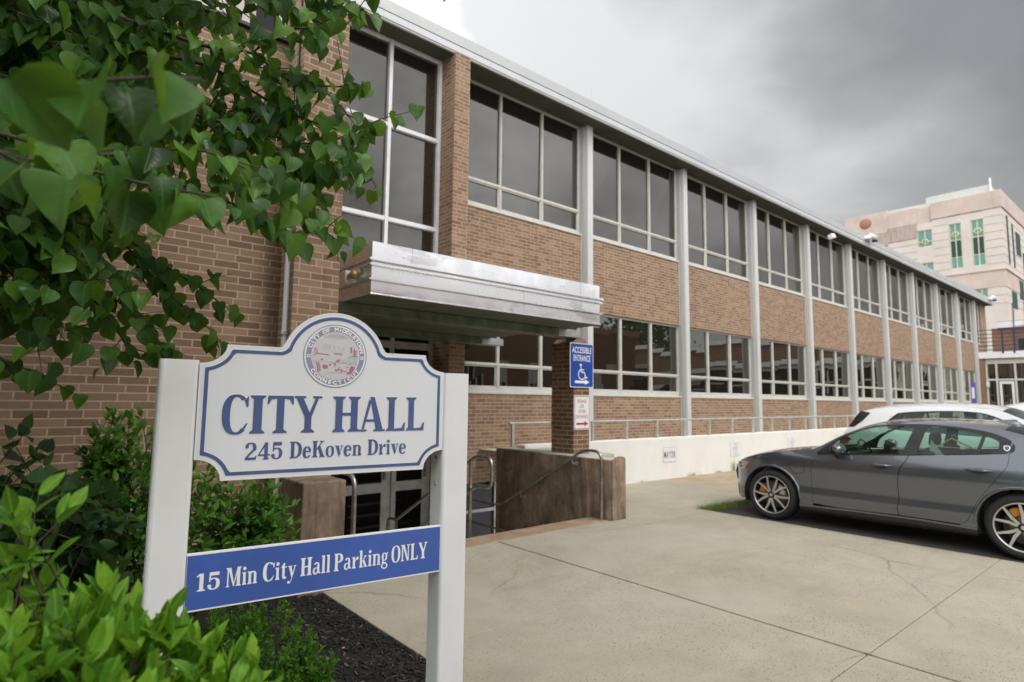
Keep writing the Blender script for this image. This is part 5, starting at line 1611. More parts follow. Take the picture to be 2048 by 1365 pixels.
def shrink(poly, d):
    """pull a polygon in by d (for panel gaps)"""
    n = len(poly); A = sum(poly[i][0]*poly[(i+1) % n][1]-poly[(i+1) % n][0]*poly[i][1] for i in range(n))
    sg_ = 1 if A > 0 else -1; out = []
    for i in range(n):
        p0, p1, p2 = poly[i-1], poly[i], poly[(i+1) % n]
        def nrm(a, b):
            L = math.hypot(b[0]-a[0], b[1]-a[1]) or 1; return (-(b[1]-a[1])/L*sg_, (b[0]-a[0])/L*sg_)
        n1, n2 = nrm(p0, p1), nrm(p1, p2)
        nx, ny = n1[0]+n2[0], n1[1]+n2[1]; L = math.hypot(nx, ny) or 1
        k = d/max(0.5, (nx*n1[0]+ny*n1[1])/L)
        out.append((p1[0]+nx/L*k, p1[1]+ny/L*k))
    return out
sill_f = [(3.513, 0.245), (3.0, 0.250), (2.515, 0.254)]
fender = hood_line[0:1] + hood_line[1:] + [(3.47, 0.968)] + door0 + [(3.513, 0.235), (3.78, 0.215)] + archF[::-1][1:-1][::1]
# order: nose -> hood -> down the door gap -> sill -> over the wheel -> front bumper
fender = hood_line + [(3.455, 0.955)] + door0 + [(3.515, 0.228), (HF-0.388, 0.222)] + [p for p in archF[::-1] if p[1] > 0.226] + [(HF+0.388, 0.20), (4.60, 0.185), (4.675, 0.20), (4.712, 0.27), (4.715, 0.42), (4.735, 0.50)]
fdoor = belt_f + door1[1:] + [(2.80, 0.252), (3.20, 0.246)] + door0[::-1][:-1]
rdoor = belt_r + door2[1:] + [(2.20, 0.256)] + door1[::-1][:-1]
rear_edge = [(y, ze(y)) for y in (0.19, 0.30, 0.5, 0.7, 0.9, 1.05, 1.2, 1.30, 1.38)]
trim_out = spline([(3.470, 0.915), (3.360, 1.010), (3.230, 1.105), (3.050, 1.212), (2.860, 1.288), (2.690, 1.322), (2.45, 1.341), (2.281, 1.344), (1.98, 1.332), (1.664, 1.289), (1.475, 1.221), (1.418, 1.166), (1.408, 1.12), (1.425, 1.078), (1.470, 1.066)], 4)
# painted rail above the side windows, running into the rear quarter
rail_top = [(y, ze(y)) for y in (1.38, 1.5, 1.7, 1.9, 2.1, 2.3, 2.5, 2.65, 2.8, 2.95, 3.1, 3.25, 3.4, 3.5)]
rail = [(3.455, 0.955)] + trim_out[1:46] + [(1.405, 1.215)] + rail_top
rail = [p for p in trim_out if p[1] > 0.93 and not (p[0] < 1.45 and p[1] < 1.19)] + rail_top
quarter = door2 + [(1.915, 0.236), (HR+0.388, 0.228)] + [p for p in archR if p[1] > 0.232] + [(HR-0.388, 0.225), (0.6, 0.22), (0.25, 0.24), (0.17, 0.35), (0.16, 0.7), (0.18, 0.86)] + rear_edge + [p for p in trim_out[::-1] if p[0] < 1.45 and p[1] <= 1.20][::-1]
quarter = door2 + [(1.915, 0.236), (HR+0.388, 0.228)] + [p for p in archR if p[1] > 0.232] + [(HR-0.388, 0.225), (0.6, 0.22), (0.25, 0.24), (0.17, 0.35), (0.16, 0.7), (0.18, 0.86)] + rear_edge + [p for p in trim_out if p[0] < 1.46 and p[1] < 1.205]
wf = spline([(3.30, 0.935), (3.225, 1.075), (3.06, 1.186), (2.87, 1.265), (2.689, 1.302), (2.52, 1.315), (2.352, 1.320)], 4)+[(2.352, 1.320), (2.470, 0.985), (2.80, 0.962), (3.1, 0.945)]
wf = [wf[0]]+[p for i, p in enumerate(wf[1:]) if p != wf[i]]
wr = spline([(2.226, 1.318), (2.10, 1.314), (1.954, 1.304), (1.80, 1.278), (1.694, 1.246)], 4)+[(1.752, 1.050), (2.0, 1.022), (2.312, 0.996)]
wq = [(1.662, 1.236), (1.600, 1.212), (1.555, 1.188), (1.545, 1.170), (1.548, 1.095), (1.560, 1.072), (1.58, 1.064), (1.713, 1.052)]
for side in (1, -1):
    car.panel('front_wing', shrink(fender, G) if False else fender, M['paint_grey'], side)
    d1 = car.panel('door', shrink(fdoor, G), M['paint_grey'], side)
    d2 = car.panel('door', shrink(rdoor, G), M['paint_grey'], side)
    car.panel('rear_quarter', quarter, M['paint_grey'], side)
    car.panel('roof_rail', rail, M['paint_grey'], side, step=0.04)
    tr = car.panel('window_trim', trim_out+[(1.8, 1.034), (2.392, 0.978), (3.0, 0.938)], M['trim'], side, holes=(wf, wr, wq), off=-0.004, step=0.05)
    for poly, par in ((wf, d1), (wr, d2), (wq, saloon)):
        car.panel('side_window', poly, M['car_glass'], side, off=-0.010, parent=par if par is not saloon else None, step=0.06)
    # sill and inner shell
    car.panel('side_skirt', [(HF-0.392, 0.218), (3.0, 0.238), (2.3, 0.244), (HR+0.392, 0.226), (HR+0.392, 0.150), (2.6, 0.135), (HF-0.392, 0.140)], M['trim'], side, off=0.004)
    car.panel('sill_strip', [(HF-0.392, 0.232), (3.0, 0.246), (2.3, 0.252), (HR+0.392, 0.236), (HR+0.392, 0.214), (2.3, 0.232), (3.0, 0.226), (HF-0.392, 0.206)], M['paint_grey'], side, off=0.010, step=0.04)
    car.panel('inner_shell', [(3.56, 0.25), (3.56, 0.85), (3.45, 0.89), (2.4, 0.955), (1.5, 1.04), (1.42, 0.95), (1.8, 0.55), (1.98, 0.25)], M['liner'], side, off=-0.05)
    # handles
    for (y0, y1, z0), par in (((2.800, 2.552, 0.838), d1), ((1.842, 1.590, 0.868), d2)):
        mb = MB(); n = 12; vs = []
        for i in range(n+1):
            t = i/n; y = y0+(y1-y0)*t; h = 0.017*min(1, 4*t*(1-t)+0.25); o_ = 0.010+0.034*min(1.0, 5*t*(1-t))
            x = lambda e: XC-side*(car.w(y, z0)+e)
            vs += [(x(o_-0.014), y, z0-h*0.9), (x(o_), y, z0-h*0.5), (x(o_), y, z0+h*0.6), (x(o_-0.014), y, z0+h)]
        mb.add(vs, [(i*4+j, i*4+(j+1) % 4, i*4+4+(j+1) % 4, i*4+4+j) for i in range(n) for j in range(4)]+[(0, 1, 2, 3), (n*4+3, n*4+2, n*4+1, n*4)], True)
        hd = mb.build('door_handle', M['paint_grey'], par)
        car.panel('handle_cup', spline([((y0+y1)/2+0.075, z0-0.012), ((y0+y1)/2, z0-0.048), ((y0+y1)/2-0.075, z0-0.012), ((y0+y1)/2, z0+0.02)], 5, True), M['alloydark'], side, off=0.0015, parent=hd, step=0.03)
    # door mirror
    mb = MB()
    xm = lambda e: XC-side*(0.86+e)
    vs = []; prof = [(3.075, 0.955, 0.030), (3.062, 1.0, 0.042), (3.085, 1.045, 0.040), (3.16, 1.072, 0.030), (3.19, 1.03, 0.02), (3.175, 0.975, 0.02), (3.12, 0.945, 0.02)]
    n = len(prof)
    for e, s in ((0.03, 0.80), (0.07, 1.0), (0.15, 1.0), (0.215, 0.86), (0.235, 0.5)):
        for y, z, _ in prof: vs.append((xm(e), 3.12+(y-3.12)*s, 1.005+(z-1.005)*s))
    mb.add(vs, [(i*n+j, i*n+(j+1) % n, (i+1)*n+(j+1) % n, (i+1)*n+j) for i in range(4) for j in range(n)]+[tuple(range(n-1, -1, -1)), tuple(range(4*n, 5*n))], True)
    mr = mb.build('door_mirror', M['paint_grey'], saloon)
    mb = MB(); mb.obox((xm(-0.02), 3.12, 0.88), (-side*0.12, 0, 0.02), (0, 0.09, 0.0), (-side*0.02, 0.0, 0.12)); mb.obox((xm(0.035), 3.155, 0.95), (-side*0.18, 0, 0), (0, 0.05, 0), (0, 0, 0.10))
    mb.build('mirror_foot', M['trim'], mr, 0.012)
    # lamps
    hl = car.panel('headlight', [(4.665, 0.705), (4.60, 0.722), (4.50, 0.726), (4.405, 0.728), (4.445, 0.685), (4.505, 0.622), (4.54, 0.605), (4.62, 0.610), (4.70, 0.625)], M['lens'], side, off=0.004, step=0.03)
    car.panel('indicator', [(4.445, 0.722), (4.405, 0.727), (4.437, 0.690), (4.500, 0.625), (4.530, 0.612), (4.500, 0.660)], M['amber'], side, off=0.007, parent=hl, step=0.03)
    for y, z in ((4.60, 0.69), (4.60, 0.645)):
        car.panel('lamp_cell', [(y+0.035*math.cos(R(a)), z+0.018*math.sin(R(a))) for a in range(0, 360, 36)], M['trim'], side, off=0.0075, parent=hl, step=0.03)
    car.panel('tail_light', [(0.19, 0.95), (0.50, 0.93), (0.42, 0.80), (0.30, 0.70), (0.17, 0.72)], M['taillens'], side, off=0.004, step=0.04)
    car.panel('bumper_vent', [(4.700, 0.40), (4.672, 0.38), (4.66, 0.235), (4.680, 0.215), (4.708, 0.28)], M['trim'], side, off=0.004, step=0.03)
    # wheel arch lips
    for A in (archF, archR):
        mb = MB()
        pa = [p for p in A if p[1] > 0.23]
        cy_ = HF if A is archF else HR
        vs = []
        for y, z in pa:
            dy, dz = y-cy_, z-0.307; L = math.hypot(dy, dz)
            w0 = car.w(y, max(z, 0.3))
            for k, o_ in ((1.075, 0.002), (1.06, 0.012), (1.01, 0.014), (0.995, 0.004), (0.985, -0.10)):
                vs.append((XC-side*(w0+o_), cy_+dy*k, 0.307+dz*k))
        mb.add(vs, [(i*5+j, i*5+j+1, i*5+6+j, i*5+5+j) for i in range(len(pa)-1) for j in range(4)], True)
        mb.build('arch_lip', M['paint_grey'], saloon, fix=False)
    for cy_, cal in ((HF, 0.35 if side > 0 else 2.8), (HR, 1.1)):
        wheel(saloon, XC-side*0.893, cy_, WHEEL_Z, WR, side, calip=cal, phase=1.02 if cy_ == HF else 0.55)
        mb = MB(); vs = []
        for k in range(25):
            q = R(-20+220*k/24)
            for e in (0.90, 0.60): vs.append((XC-side*e, cy_+0.395*math.cos(q), 0.307+0.395*math.sin(q)))
        mb.add(vs, [(2*k, 2*k+1, 2*k+3, 2*k+2) for k in range(24)], True)
        mb.build('wheel_well', M['liner'], saloon, fix=False)
    # charge flap outline
    if side > 0:
        fl_ = spline([(3.812, 0.762), (3.70, 0.786), (3.605, 0.785), (3.600, 0.72), (3.612, 0.655), (3.66, 0.634), (3.745, 0.636), (3.79, 0.69)], 5, True)
        mb = MB(); patch(mb, fl_, (shrink(fl_, 0.005),), car.lift(1, 0.002), 0.03, 0.001); mb.build('charge_flap', M['liner'], saloon, fix=False)
        bd = [(1.478, 1.150), (1.452, 1.142), (1.447, 1.120), (1.458, 1.098), (1.478, 1.086), (1.500, 1.100), (1.508, 1.122), (1.503, 1.143)]
        o = car.panel('badge_sticker', bd, M['signedge'], 1, off=0.001, step=0.02)
        car.panel('badge_field', shrink(bd, 0.009), M['bluepost'], 1, off=0.002, parent=o, step=0.02)
car.topskin('bonnet', 3.50, 4.745, M['paint_grey'], 20)
car.topskin('windscreen', 2.80, 3.50, M['car_glass'], 12, inset=0.0)
car.topskin('roof', 1.50, 2.80, M['paint_grey'], 16)
car.topskin('rear_window', 0.85, 1.50, M['car_glass'], 12)
car.topskin('boot_lid', 0.19, 0.85, M['paint_grey'], 10)
mb = MB(); mb.box(XC-0.70, XC+0.70, 3.42, 3.60, 0.93, 0.965); mb.build('scuttle', M['trim'], saloon)
# nose and tail skins
def endskin(name, y_e, zs, bulge, mat):
    mb = MB(); vs = []; m_ = 14
    for z, dy in zs:
        for j in range(m_+1):
            q = -1+2*j/m_
            we = car.w(y_e, z)
            vs.append((XC+q*we, y_e+dy+bulge*(1-q*q), z))
    n = len(zs)
    mb.add(vs, [(i*(m_+1)+j, i*(m_+1)+j+1, (i+1)*(m_+1)+j+1, (i+1)*(m_+1)+j) for i in range(n-1) for j in range(m_)], True)
    return mb.build(name, mat, saloon, fix=False)
endskin('front_bumper', 4.715, [(0.20, -0.05), (0.27, 0.0), (0.42, 0.0), (0.50, 0.02), (0.56, 0.03), (0.65, 0.005)], 0.13, M['paint_grey'])
endskin('rear_bumper', 0.175, [(0.24, 0.06), (0.35, 0.0), (0.7, -0.01), (0.9, 0.01)], -0.12, M['paint_grey'])
# shark fin
mb = MB(); vs = []
for y, h, w_ in ((1.70, 0.002, 0.012), (1.62, 0.030, 0.020), (1.53, 0.050, 0.022), (1.48, 0.055, 0.014), (1.462, 0.0, 0.010)):
    z_ = CTOP(y)-0.004
    vs += [(XC-w_, y, z_), (XC-w_*0.4, y, z_+h), (XC+w_*0.4, y, z_+h), (XC+w_, y, z_)]
mb.add(vs, [(i*4+j, i*4+j+1, i*4+5+j, i*4+4+j) for i in range(4) for j in range(3)], True)
mb.build('aerial_fin', M['paint_grey'], saloon)
# cabin
mb = MB(); mb.box(XC-0.62, XC+0.62, 0.3, 4.5, 0.16, 0.30); mb.box(XC-0.80, XC+0.80, 1.80, 3.62, 0.17, 0.35); mb.box(XC-0.80, XC+0.80, 3.25, 3.6, 0.35, 0.90); mb.box(XC-0.78, XC+0.78, 0.5, 1.45, 0.5, 1.0)
mb.build('cabin_tub', M['liner'], saloon)
def seat(x, y, pale=False):
    mb = MB()
    def slab(p, w_, t_):
        vs = []
        for (yy, zz, k) in p:
            for sx in (-1, 1): vs += [(x+sx*w_*k, yy-t_*0.5, zz), (x+sx*w_*k, yy+t_*0.5, zz)]
        n = len(p)
        fs = []
        for i in range(n-1):
            a = i*4; b = a+4
            fs += [(a, a+1, b+1, b), (a+1, a+3, b+3, b+1), (a+3, a+2, b+2, b+3), (a+2, a, b, b+2)]
        fs += [(0, 2, 3, 1), ((n-1)*4, (n-1)*4+1, (n-1)*4+3, (n-1)*4+2)]
        mb.add(vs, fs)
    slab([(y, 0.50, 0.9), (y-0.08, 0.75, 1.0), (y-0.15, 0.98, 0.92), (y-0.17, 1.06, 0.6)], 0.25, 0.13)
    slab([(y-0.17, 1.08, 0.5), (y-0.18, 1.15, 0.55), (y-0.185, 1.24, 0.45)], 0.26, 0.08)
    mb.box(x-0.25, x+0.25, y-0.05, y+0.48, 0.35, 0.52)
    return mb.build('seat', M['seat'], saloon, 0.03, seg=2)
seat(XC-0.37, 2.42); seat(XC+0.37, 2.42)
mb = MB(); mb.box(XC-0.65, XC+0.65, 1.50, 1.66, 0.5, 1.06); mb.box(XC-0.65, XC+0.65, 1.55, 2.05, 0.35, 0.52)
for x_ in (-0.4, 0.4): mb.box(XC+x_-0.13, XC+x_+0.13, 1.50, 1.58, 1.08, 1.20)
mb.build('rear_seat', M['seat'], saloon, 0.03, seg=2)
mb = MB(); mb.lathe([(0.175, 0), (0.187, 0.012), (0.199, 0), (0.187, -0.012), (0.175, 0)], lambda a, b, c: (XC-0.37+a, 3.02+b*0.35+c, 0.93+b*0.94), 28); mb.box(XC-0.53, XC-0.21, 3.01, 3.03, 0.905, 0.95)
mb.build('steering_wheel', M['trim'], saloon)
# clothes hanger with a pale shirt hung inside the rear side window
hg = empty('clothes_hanger', (XC-0.66, 2.0, 1.06), 'pale wooden clothes hanger hung inside the rear side window of the grey car', 'hanger')
mb = MB(); hx = XC-0.66
mb.tube([(hx, 2.14, 1.085), (hx, 2.03, 1.175), (hx, 2.00, 1.19), (hx, 1.97, 1.175), (hx, 1.80, 1.085)], 0.010, 6); mb.tube([(hx, 2.14, 1.085), (hx, 1.80, 1.085)], 0.006, 6)
mb.build('bar', M['wood'], hg)
mb = MB(); mb.tube(arc_path([(hx, 2.0, 1.19), (hx, 2.0, 1.225), (hx, 1.975, 1.24), (hx, 1.965, 1.215)], 0.02), 0.003, 6); mb.build('hook', M['galv'], hg)
pa_ = empty('paper_bag', (XC-0.55, 2.2, 0.93), 'pale folded paper leaning behind the front seat of the grey car', 'paper')
mb = MB(); mb.prism([(2.265, 0.95), (2.10, 0.96), (2.235, 1.155)], lambda u, v, d: (XC-0.56+d, u, v), 0.02); mb.build('sheet', M['seat_pale'], pa_)

# --- white hatchback, tail towards the wall
XH = 10.95; XHC = XH+0.89
hatch = empty('parked_car', (XHC, 2.2, -0.045), 'white hatchback with black rear spoiler glass parked tail to the wall behind the grey saloon', 'car', 'cars parked along the facade')
HTOP = smooth_tab([(0.05, 0.78), (0.25, 0.93), (0.8, 1.06), (1.25, 1.15), (1.55, 1.30), (1.75, 1.425), (1.97, 1.535), (2.12, 1.578), (2.42, 1.612), (2.81, 1.622), (3.09, 1.614), (3.48, 1.590), (3.68, 1.556), (3.88, 1.505), (3.93, 1.44), (4.00, 1.33), (4.08, 1.20), (4.17, 1.08), (4.24, 0.9)])
HDROP = smooth_tab([(0.05, 0.05), (1.2, 0.03), (2.0, 0.05), (2.8, 0.07), (3.7, 0.05), (4.24, 0.02)])
HWZ = [(0.1, 0.83), (0.2, 0.87), (0.5, 0.885), (0.8, 0.89), (1.0, 0.875), (1.12, 0.85), (1.25, 0.79), (1.45, 0.70), (1.53, 0.655), (1.62, 0.58)]
HPLAN = [(0.0, 0.62), (0.2, 0.78), (0.5, 0.90), (1.0, 0.98), (1.6, 1.0), (3.4, 1.0), (3.9, 0.965), (4.2, 0.88), (4.35, 0.80)]
hc = Car(hatch, XHC, HWZ, HPLAN, HTOP, HDROP, M['paint_white'])
hze = lambda y: HTOP(y)-HDROP(y)
HFW, HRW = 0.95, 3.62
hdlo = spline([(3.500, 1.290), (3.40, 1.395), (3.311, 1.447), (3.05, 1.474), (2.772, 1.488), (2.5, 1.490), (2.261, 1.472), (2.10, 1.425), (1.95, 1.352), (1.75, 1.235), (1.62, 1.145)], 4)+[(1.65, 1.10), (2.4, 1.125), (3.3, 1.165), (3.47, 1.19)]
hw = [spline([(3.462, 1.292), (3.37, 1.392), (3.320, 1.430)], 4)+[(3.318, 1.185), (3.44, 1.20)],
      [(3.285, 1.438), (3.05, 1.462), (2.772, 1.475), (2.770, 1.15), (3.285, 1.180)],
      spline([(2.600, 1.478), (2.45, 1.474), (2.261, 1.458), (2.12, 1.412), (1.97, 1.338), (1.80, 1.24)], 4)+[(1.78, 1.12), (2.600, 1.145)]]
harF = arch_pts(HFW, 0.30, 0.39, 192, -12); harR = arch_pts(HRW, 0.30, 0.39, 192, -12)
hside = [(y, hze(y)) for y in (4.235, 4.16, 4.08, 4.00, 3.93, 3.88, 3.68, 3.48, 3.09, 2.81, 2.42, 2.12, 1.97, 1.75, 1.55, 1.25, 0.8, 0.4, 0.15, 0.05)] + [(0.02, 0.5), (0.06, 0.22), (HFW-0.388, 0.2)] + [p for p in harF if p[1] > 0.215] + [(HFW+0.388, 0.18), (HRW-0.388, 0.18)] + [p for p in harR if p[1] > 0.215] + [(HRW+0.388, 0.22), (4.2, 0.24), (4.28, 0.4), (4.27, 0.7)]
for side in (1, -1):
    hc.panel('body_side', hside, M['paint_white'], side, holes=(hdlo,), step=0.07)
    ht = hc.panel('window_trim', hdlo, M['trim'], side, holes=hw, off=-0.004, step=0.06)
    for p in hw: hc.panel('side_window', p, M['car_glass'], side, off=-0.010, parent=ht)
    hc.panel('spoiler_glass', [(4.085, 1.188), (3.985, 1.36), (3.905, 1.470), (3.870, 1.462), (3.75, 1.436), (3.86, 1.30), (3.99, 1.190)], M['trim'], side, off=0.004, step=0.04)
    hc.panel('tail_light', [(4.225, 1.02), (4.10, 1.03), (4.02, 0.99), (4.10, 0.90), (4.24, 0.90)], M['taillens'], side, off=0.004, step=0.04)
    hc.panel('headlight', [(0.10, 0.82), (0.45, 0.90), (0.40, 0.78), (0.08, 0.72)], M['lens'], side, off=0.004, step=0.05)
    mb = MB(); mb.lathe([(0.0, 0.115), (0.04, 0.11), (0.075, 0.07), (0.085, 0.0), (0.07, -0.06), (0.0, -0.09)], lambda a, b, c: (XHC-side*(0.98+a*1.2), 1.72+c*0.6, 1.10+b*0.85), 16); mb.build('door_mirror', M['paint_white'], hatch)
    for cy_ in (HFW, HRW):
        wheel(hatch, XHC-side*0.86, cy_, 0.295, 0.335, side, calip=0, rim_r=0.225)
        mb = MB(); vs = []
        for k in range(21):
            q = R(-20+220*k/20)
            for e in (0.86, 0.5): vs.append((XHC-side*e, cy_+0.395*math.cos(q), 0.30+0.395*math.sin(q)))
        mb.add(vs, [(2*k, 2*k+1, 2*k+3, 2*k+2) for k in range(20)], True); mb.build('wheel_well', M['liner'], hatch, fix=False)
hc.topskin('bonnet', 0.05, 1.25, M['paint_white'], 14)
hc.topskin('windscreen', 1.25, 2.0, M['car_glass'], 12)
hc.topskin('roof', 2.0, 3.90, M['paint_white'], 20)
hc.topskin('rear_window', 3.90, 4.10, M['trim'], 8)
hc.topskin('tailgate', 4.10, 4.24, M['paint_white'], 5)
mb = MB()
for ye, dz in ((4.26, 0.2), (0.03, 0.2)):
    vs = []
    for z_ in (0.22, 0.45, 0.7, 0.9):
        for j in range(9):
            q = -1+2*j/8; vs.append((XHC+q*hc.w(ye, z_), ye+(0.09 if ye > 2 else -0.16)*(1-q*q), z_))
    mb.add(vs, [(i*9+j, i*9+j+1, i*9+10+j, i*9+9+j) for i in range(3) for j in range(8)], True)
mb.build('bumper', M['paint_white'], hatch, fix=False)
mb = MB(); mb.box(XHC-0.6, XHC+0.6, 0.1, 4.1, 0.16, 0.32); mb.box(XHC-0.78, XHC+0.78, 1.5, 3.9, 0.32, 0.50); mb.box(XHC-0.78, XHC+0.78, 1.3, 1.75, 0.5, 1.02); mb.build('cabin_tub', M['liner'], hatch)
mb = MB()
for x_ in (-0.36, 0.36):
    for y_ in (2.55, 3.25):
        mb.box(XHC+x_-0.24, XHC+x_+0.24, y_, y_+0.14, 0.5, 1.18); mb.box(XHC+x_-0.13, XHC+x_+0.13, y_+0.05, y_+0.13, 1.2, 1.40)
mb.build('seats', M['seat_pale'], hatch, 0.04, seg=2)
van = copy_tree(hatch, None, (XHC+2.75, 2.2-1.30, 0.03))
van['label'] = 'white car mostly hidden behind the white hatchback, only its rounded roof showing'

# ------------------------------------------------------------------ leaves
def leaf_tpl(kind):
    """half-width profile along the midrib -> list of rows (t, w)"""
    if kind == 'heart': return [(-0.055, 0.20), (0.03, 0.37), (0.17, 0.47), (0.36, 0.475), (0.56, 0.38), (0.75, 0.22), (0.89, 0.075), (1.0, 0.0)]
    if kind == 'lance': return [(0.0, 0.03), (0.13, 0.13), (0.34, 0.225), (0.58, 0.225), (0.80, 0.125), (0.92, 0.05), (1.0, 0.0)]
    return [(0.0, 0.06), (0.35, 0.26), (0.7, 0.2), (1.0, 0.0)]
TPL = {k: leaf_tpl(k) for k in ('heart', 'lance', 'small')}
class Leaves:
    def __init__(s): s.v = []; s.f = []; s.uv = []
    def add(s, base, axis, normal, size, kind, fold=0.35, droop=0.25, wave=0.0, ph=0.0):
        """one leaf: base point, direction of the midrib, face normal"""
        a = axis.normalized(); n = (normal-a*normal.dot(a))
        n = n.normalized() if n.length > 1e-4 else a.orthogonal().normalized()
        b = a.cross(n)
        i0 = len(s.v)
        rows = TPL[kind]
        for t, w in rows:
            c = base + a*(size*t) - n*(size*droop*t*t)
            lift = fold*w
            wv = wave*math.sin(ph+t*7)*w
            if kind == 'heart' and t < 0: cm = base + a*(size*0.0)
            else: cm = c
            s.v += [tuple(c - b*(size*w) + n*(size*(lift+wv))), tuple(cm), tuple(c + b*(size*w) + n*(size*(lift-wv)))]
            s.uv += [(-w, t), (0, max(t, 0)), (w, t)]
        for r in range(len(rows)-1):
            k = i0+3*r
            s.f += [(k, k+1, k+4, k+3), (k+1, k+2, k+5, k+4)]
    def build(s, name, mat, parent):
        mb = MB(); mb.v = s.v; mb.f = s.f; mb.sm = [True]*len(s.f); mb.uv = s.uv
        return mb.build(name, mat, parent, fix=False)
def rv(r, s=1.0): return Vector((r.gauss(0, s), r.gauss(0, s), r.gauss(0, s)))
def poly_at(pts, t):
    """point and direction at fraction t of a polyline"""
    L = [(pts[i+1]-pts[i]).length for i in range(len(pts)-1)]
    d = t*sum(L)
    for i, l in enumerate(L):
        if d <= l or i == len(L)-1: return pts[i]+(pts[i+1]-pts[i])*min(1, d/l), (pts[i+1]-pts[i]).normalized()
        d -= l
def smooth_path(pts, n=4):
    P = [Vector(p) for p in pts]; out = []
    for i in range(len(P)-1):
        p0 = P[max(i-1, 0)]; p1 = P[i]; p2 = P[i+1]; p3 = P[min(i+2, len(P)-1)]
        for k in range(n):
            t = k/n
            out.append(0.5*((2*p1)+(p2-p0)*t+(2*p0-5*p1+4*p2-p3)*t*t+(3*p1-p0-3*p2+p3)*t**3))
    out.append(P[-1]); return out

# ------------------------------------------------------------------ the overhanging tree
rt_ = random.Random(11)
tree = empty('redbud_tree', (-1.3, 2.6, 0), 'leafy tree with heart shaped green leaves hanging in front of the forward brick wing', 'tree')
twigs = MB(); crown = Leaves()
trunk = MB()
trunk.tube(smooth_path([(-1.3, 2.6, -0.1), (-1.28, 2.62, 0.9), (-1.2, 2.66, 1.6), (-1.05, 2.75, 2.3), (-0.9, 2.9, 3.1), (-0.7, 3.0, 4.2)]), [0.12-0.004*i for i in range(21)], 10)
BR = {
'A': [(-1.0, 2.80, 2.6), (-0.47, 2.83, 3.05), (-0.01, 2.58, 3.00), (0.44, 2.35, 2.89), (0.60, 2.28, 2.89), (0.74, 2.24, 2.81), (0.86, 2.20, 2.82), (1.02, 2.13, 2.84)],
'A2': [(0.60, 2.28, 2.89), (0.68, 2.14, 2.95), (0.75, 2.08, 2.96), (0.86, 2.04, 3.04), (0.96, 2.02, 3.05)],
'A3': [(0.10, 2.56, 3.06), (0.44, 2.44, 3.20), (0.67, 2.32, 3.15), (0.78, 2.29, 3.13), (0.97, 2.24, 3.33)],
'B': [(-1.05, 2.75, 2.35), (-0.43, 2.71, 2.75), (0.08, 2.53, 2.82), (0.41, 2.38, 2.83), (0.59, 2.37, 2.80), (0.73, 2.32, 2.73), (0.88, 2.27, 2.69), (1.05, 2.19, 2.66)],
'C': [(-1.1, 2.72, 2.2), (-0.40, 2.57, 2.59), (0.09, 2.42, 2.60), (0.49, 2.35, 2.62), (0.74, 2.33, 2.56), (0.92, 2.26, 2.51), (1.06, 2.20, 2.55)],
'C2': [(0.09, 2.42, 2.60), (0.30, 2.37, 2.58), (0.58, 2.29, 2.44), (0.79, 2.26, 2.33), (0.94, 2.22, 2.21)],
'D': [(-1.1, 2.72, 2.15), (-0.39, 2.58, 2.47), (0.01, 2.39, 2.37), (0.31, 2.39, 2.37), (0.55, 2.33, 2.31), (0.68, 2.29, 2.27), (0.80, 2.27, 2.21)],
'E': [(-1.1, 2.70, 2.1), (-0.40, 2.73, 2.36), (0.00, 2.68, 2.24), (0.26, 2.72, 2.21), (0.43, 2.72, 2.11), (0.61, 2.72, 2.01), (0.68, 2.73, 1.94)],
'E2': [(0.26, 2.72, 2.21), (0.41, 2.75, 2.05), (0.52, 2.73, 1.94), (0.62, 2.73, 1.86), (0.67, 2.76, 1.78)],
'F': [(-1.15, 2.68, 1.95), (-0.39, 2.74, 2.26), (-0.02, 2.71, 2.15), (0.14, 2.71, 2.01), (0.26, 2.70, 1.87), (0.35, 2.71, 1.72)],
'F2': [(-0.02, 2.71, 2.15), (0.06, 2.64, 2.06), (0.28, 2.74, 1.95), (0.40, 2.72, 1.84), (0.46, 2.74, 1.74)],
'G': [(-1.2, 2.62, 1.75), (-0.9, 1.7, 1.8), (-0.45, 1.0, 1.84), (-0.15, 0.91, 1.87), (-0.07, 0.93, 1.93), (0.02, 0.93, 1.98), (0.11, 0.90, 2.01), (0.17, 0.90, 2.03)],
'H': [(-1.15, 2.65, 1.9), (-0.7, 1.7, 2.0), (-0.23, 1.31, 2.04), (-0.05, 1.30, 1.99), (0.08, 1.30, 1.99), (0.17, 1.31, 1.99), (0.26, 1.30, 1.99), (0.30, 1.30, 1.99)],
'I': [(-0.45, 1.0, 1.84), (-0.25, 0.75, 1.70), (-0.11, 0.74, 1.64), (-0.05, 0.72, 1.65), (-0.035, 0.74, 1.65)],
'J': [(-0.23, 1.31, 2.04), (0.0, 1.60, 2.12), (0.12, 1.79, 2.19), (0.32, 1.75, 2.25), (0.43, 1.72, 2.23), (0.55, 1.70, 2.18)],
}
def hang_leaf(p, d, r, size, kind='heart', side=1):
    """redbud habit: short stalk, blade hanging, face turned outward"""
    out = d.cross(Vector((0, 0, 1)))
    out = out.normalized()*side if out.length > 0.1 else Vector((1, 0, 0))
    st = (out*0.55 + d*0.35 + Vector((0, 0, r.uniform(-0.35, 0.45))) + rv(r, 0.18)).normalized()
    q = p + st*size*r.uniform(0.28, 0.45)
    twigs.tube([p, p+(q-p)*0.5+Vector((0, 0, 0.004)), q], 0.0011*(size/0.08), 4, False)
    ax = (Vector((0, 0, -1)) + out*0.30 + d*0.25 + rv(r, 0.30))
    nm = (out*0.6 + Vector((0.15, -0.55, 0.55)) + rv(r, 0.65))
    crown.add(q, ax, nm, size, kind, r.uniform(0.20, 1.05), r.uniform(0.0, 0.42), r.uniform(0, 0.30), r.uniform(0, 6))
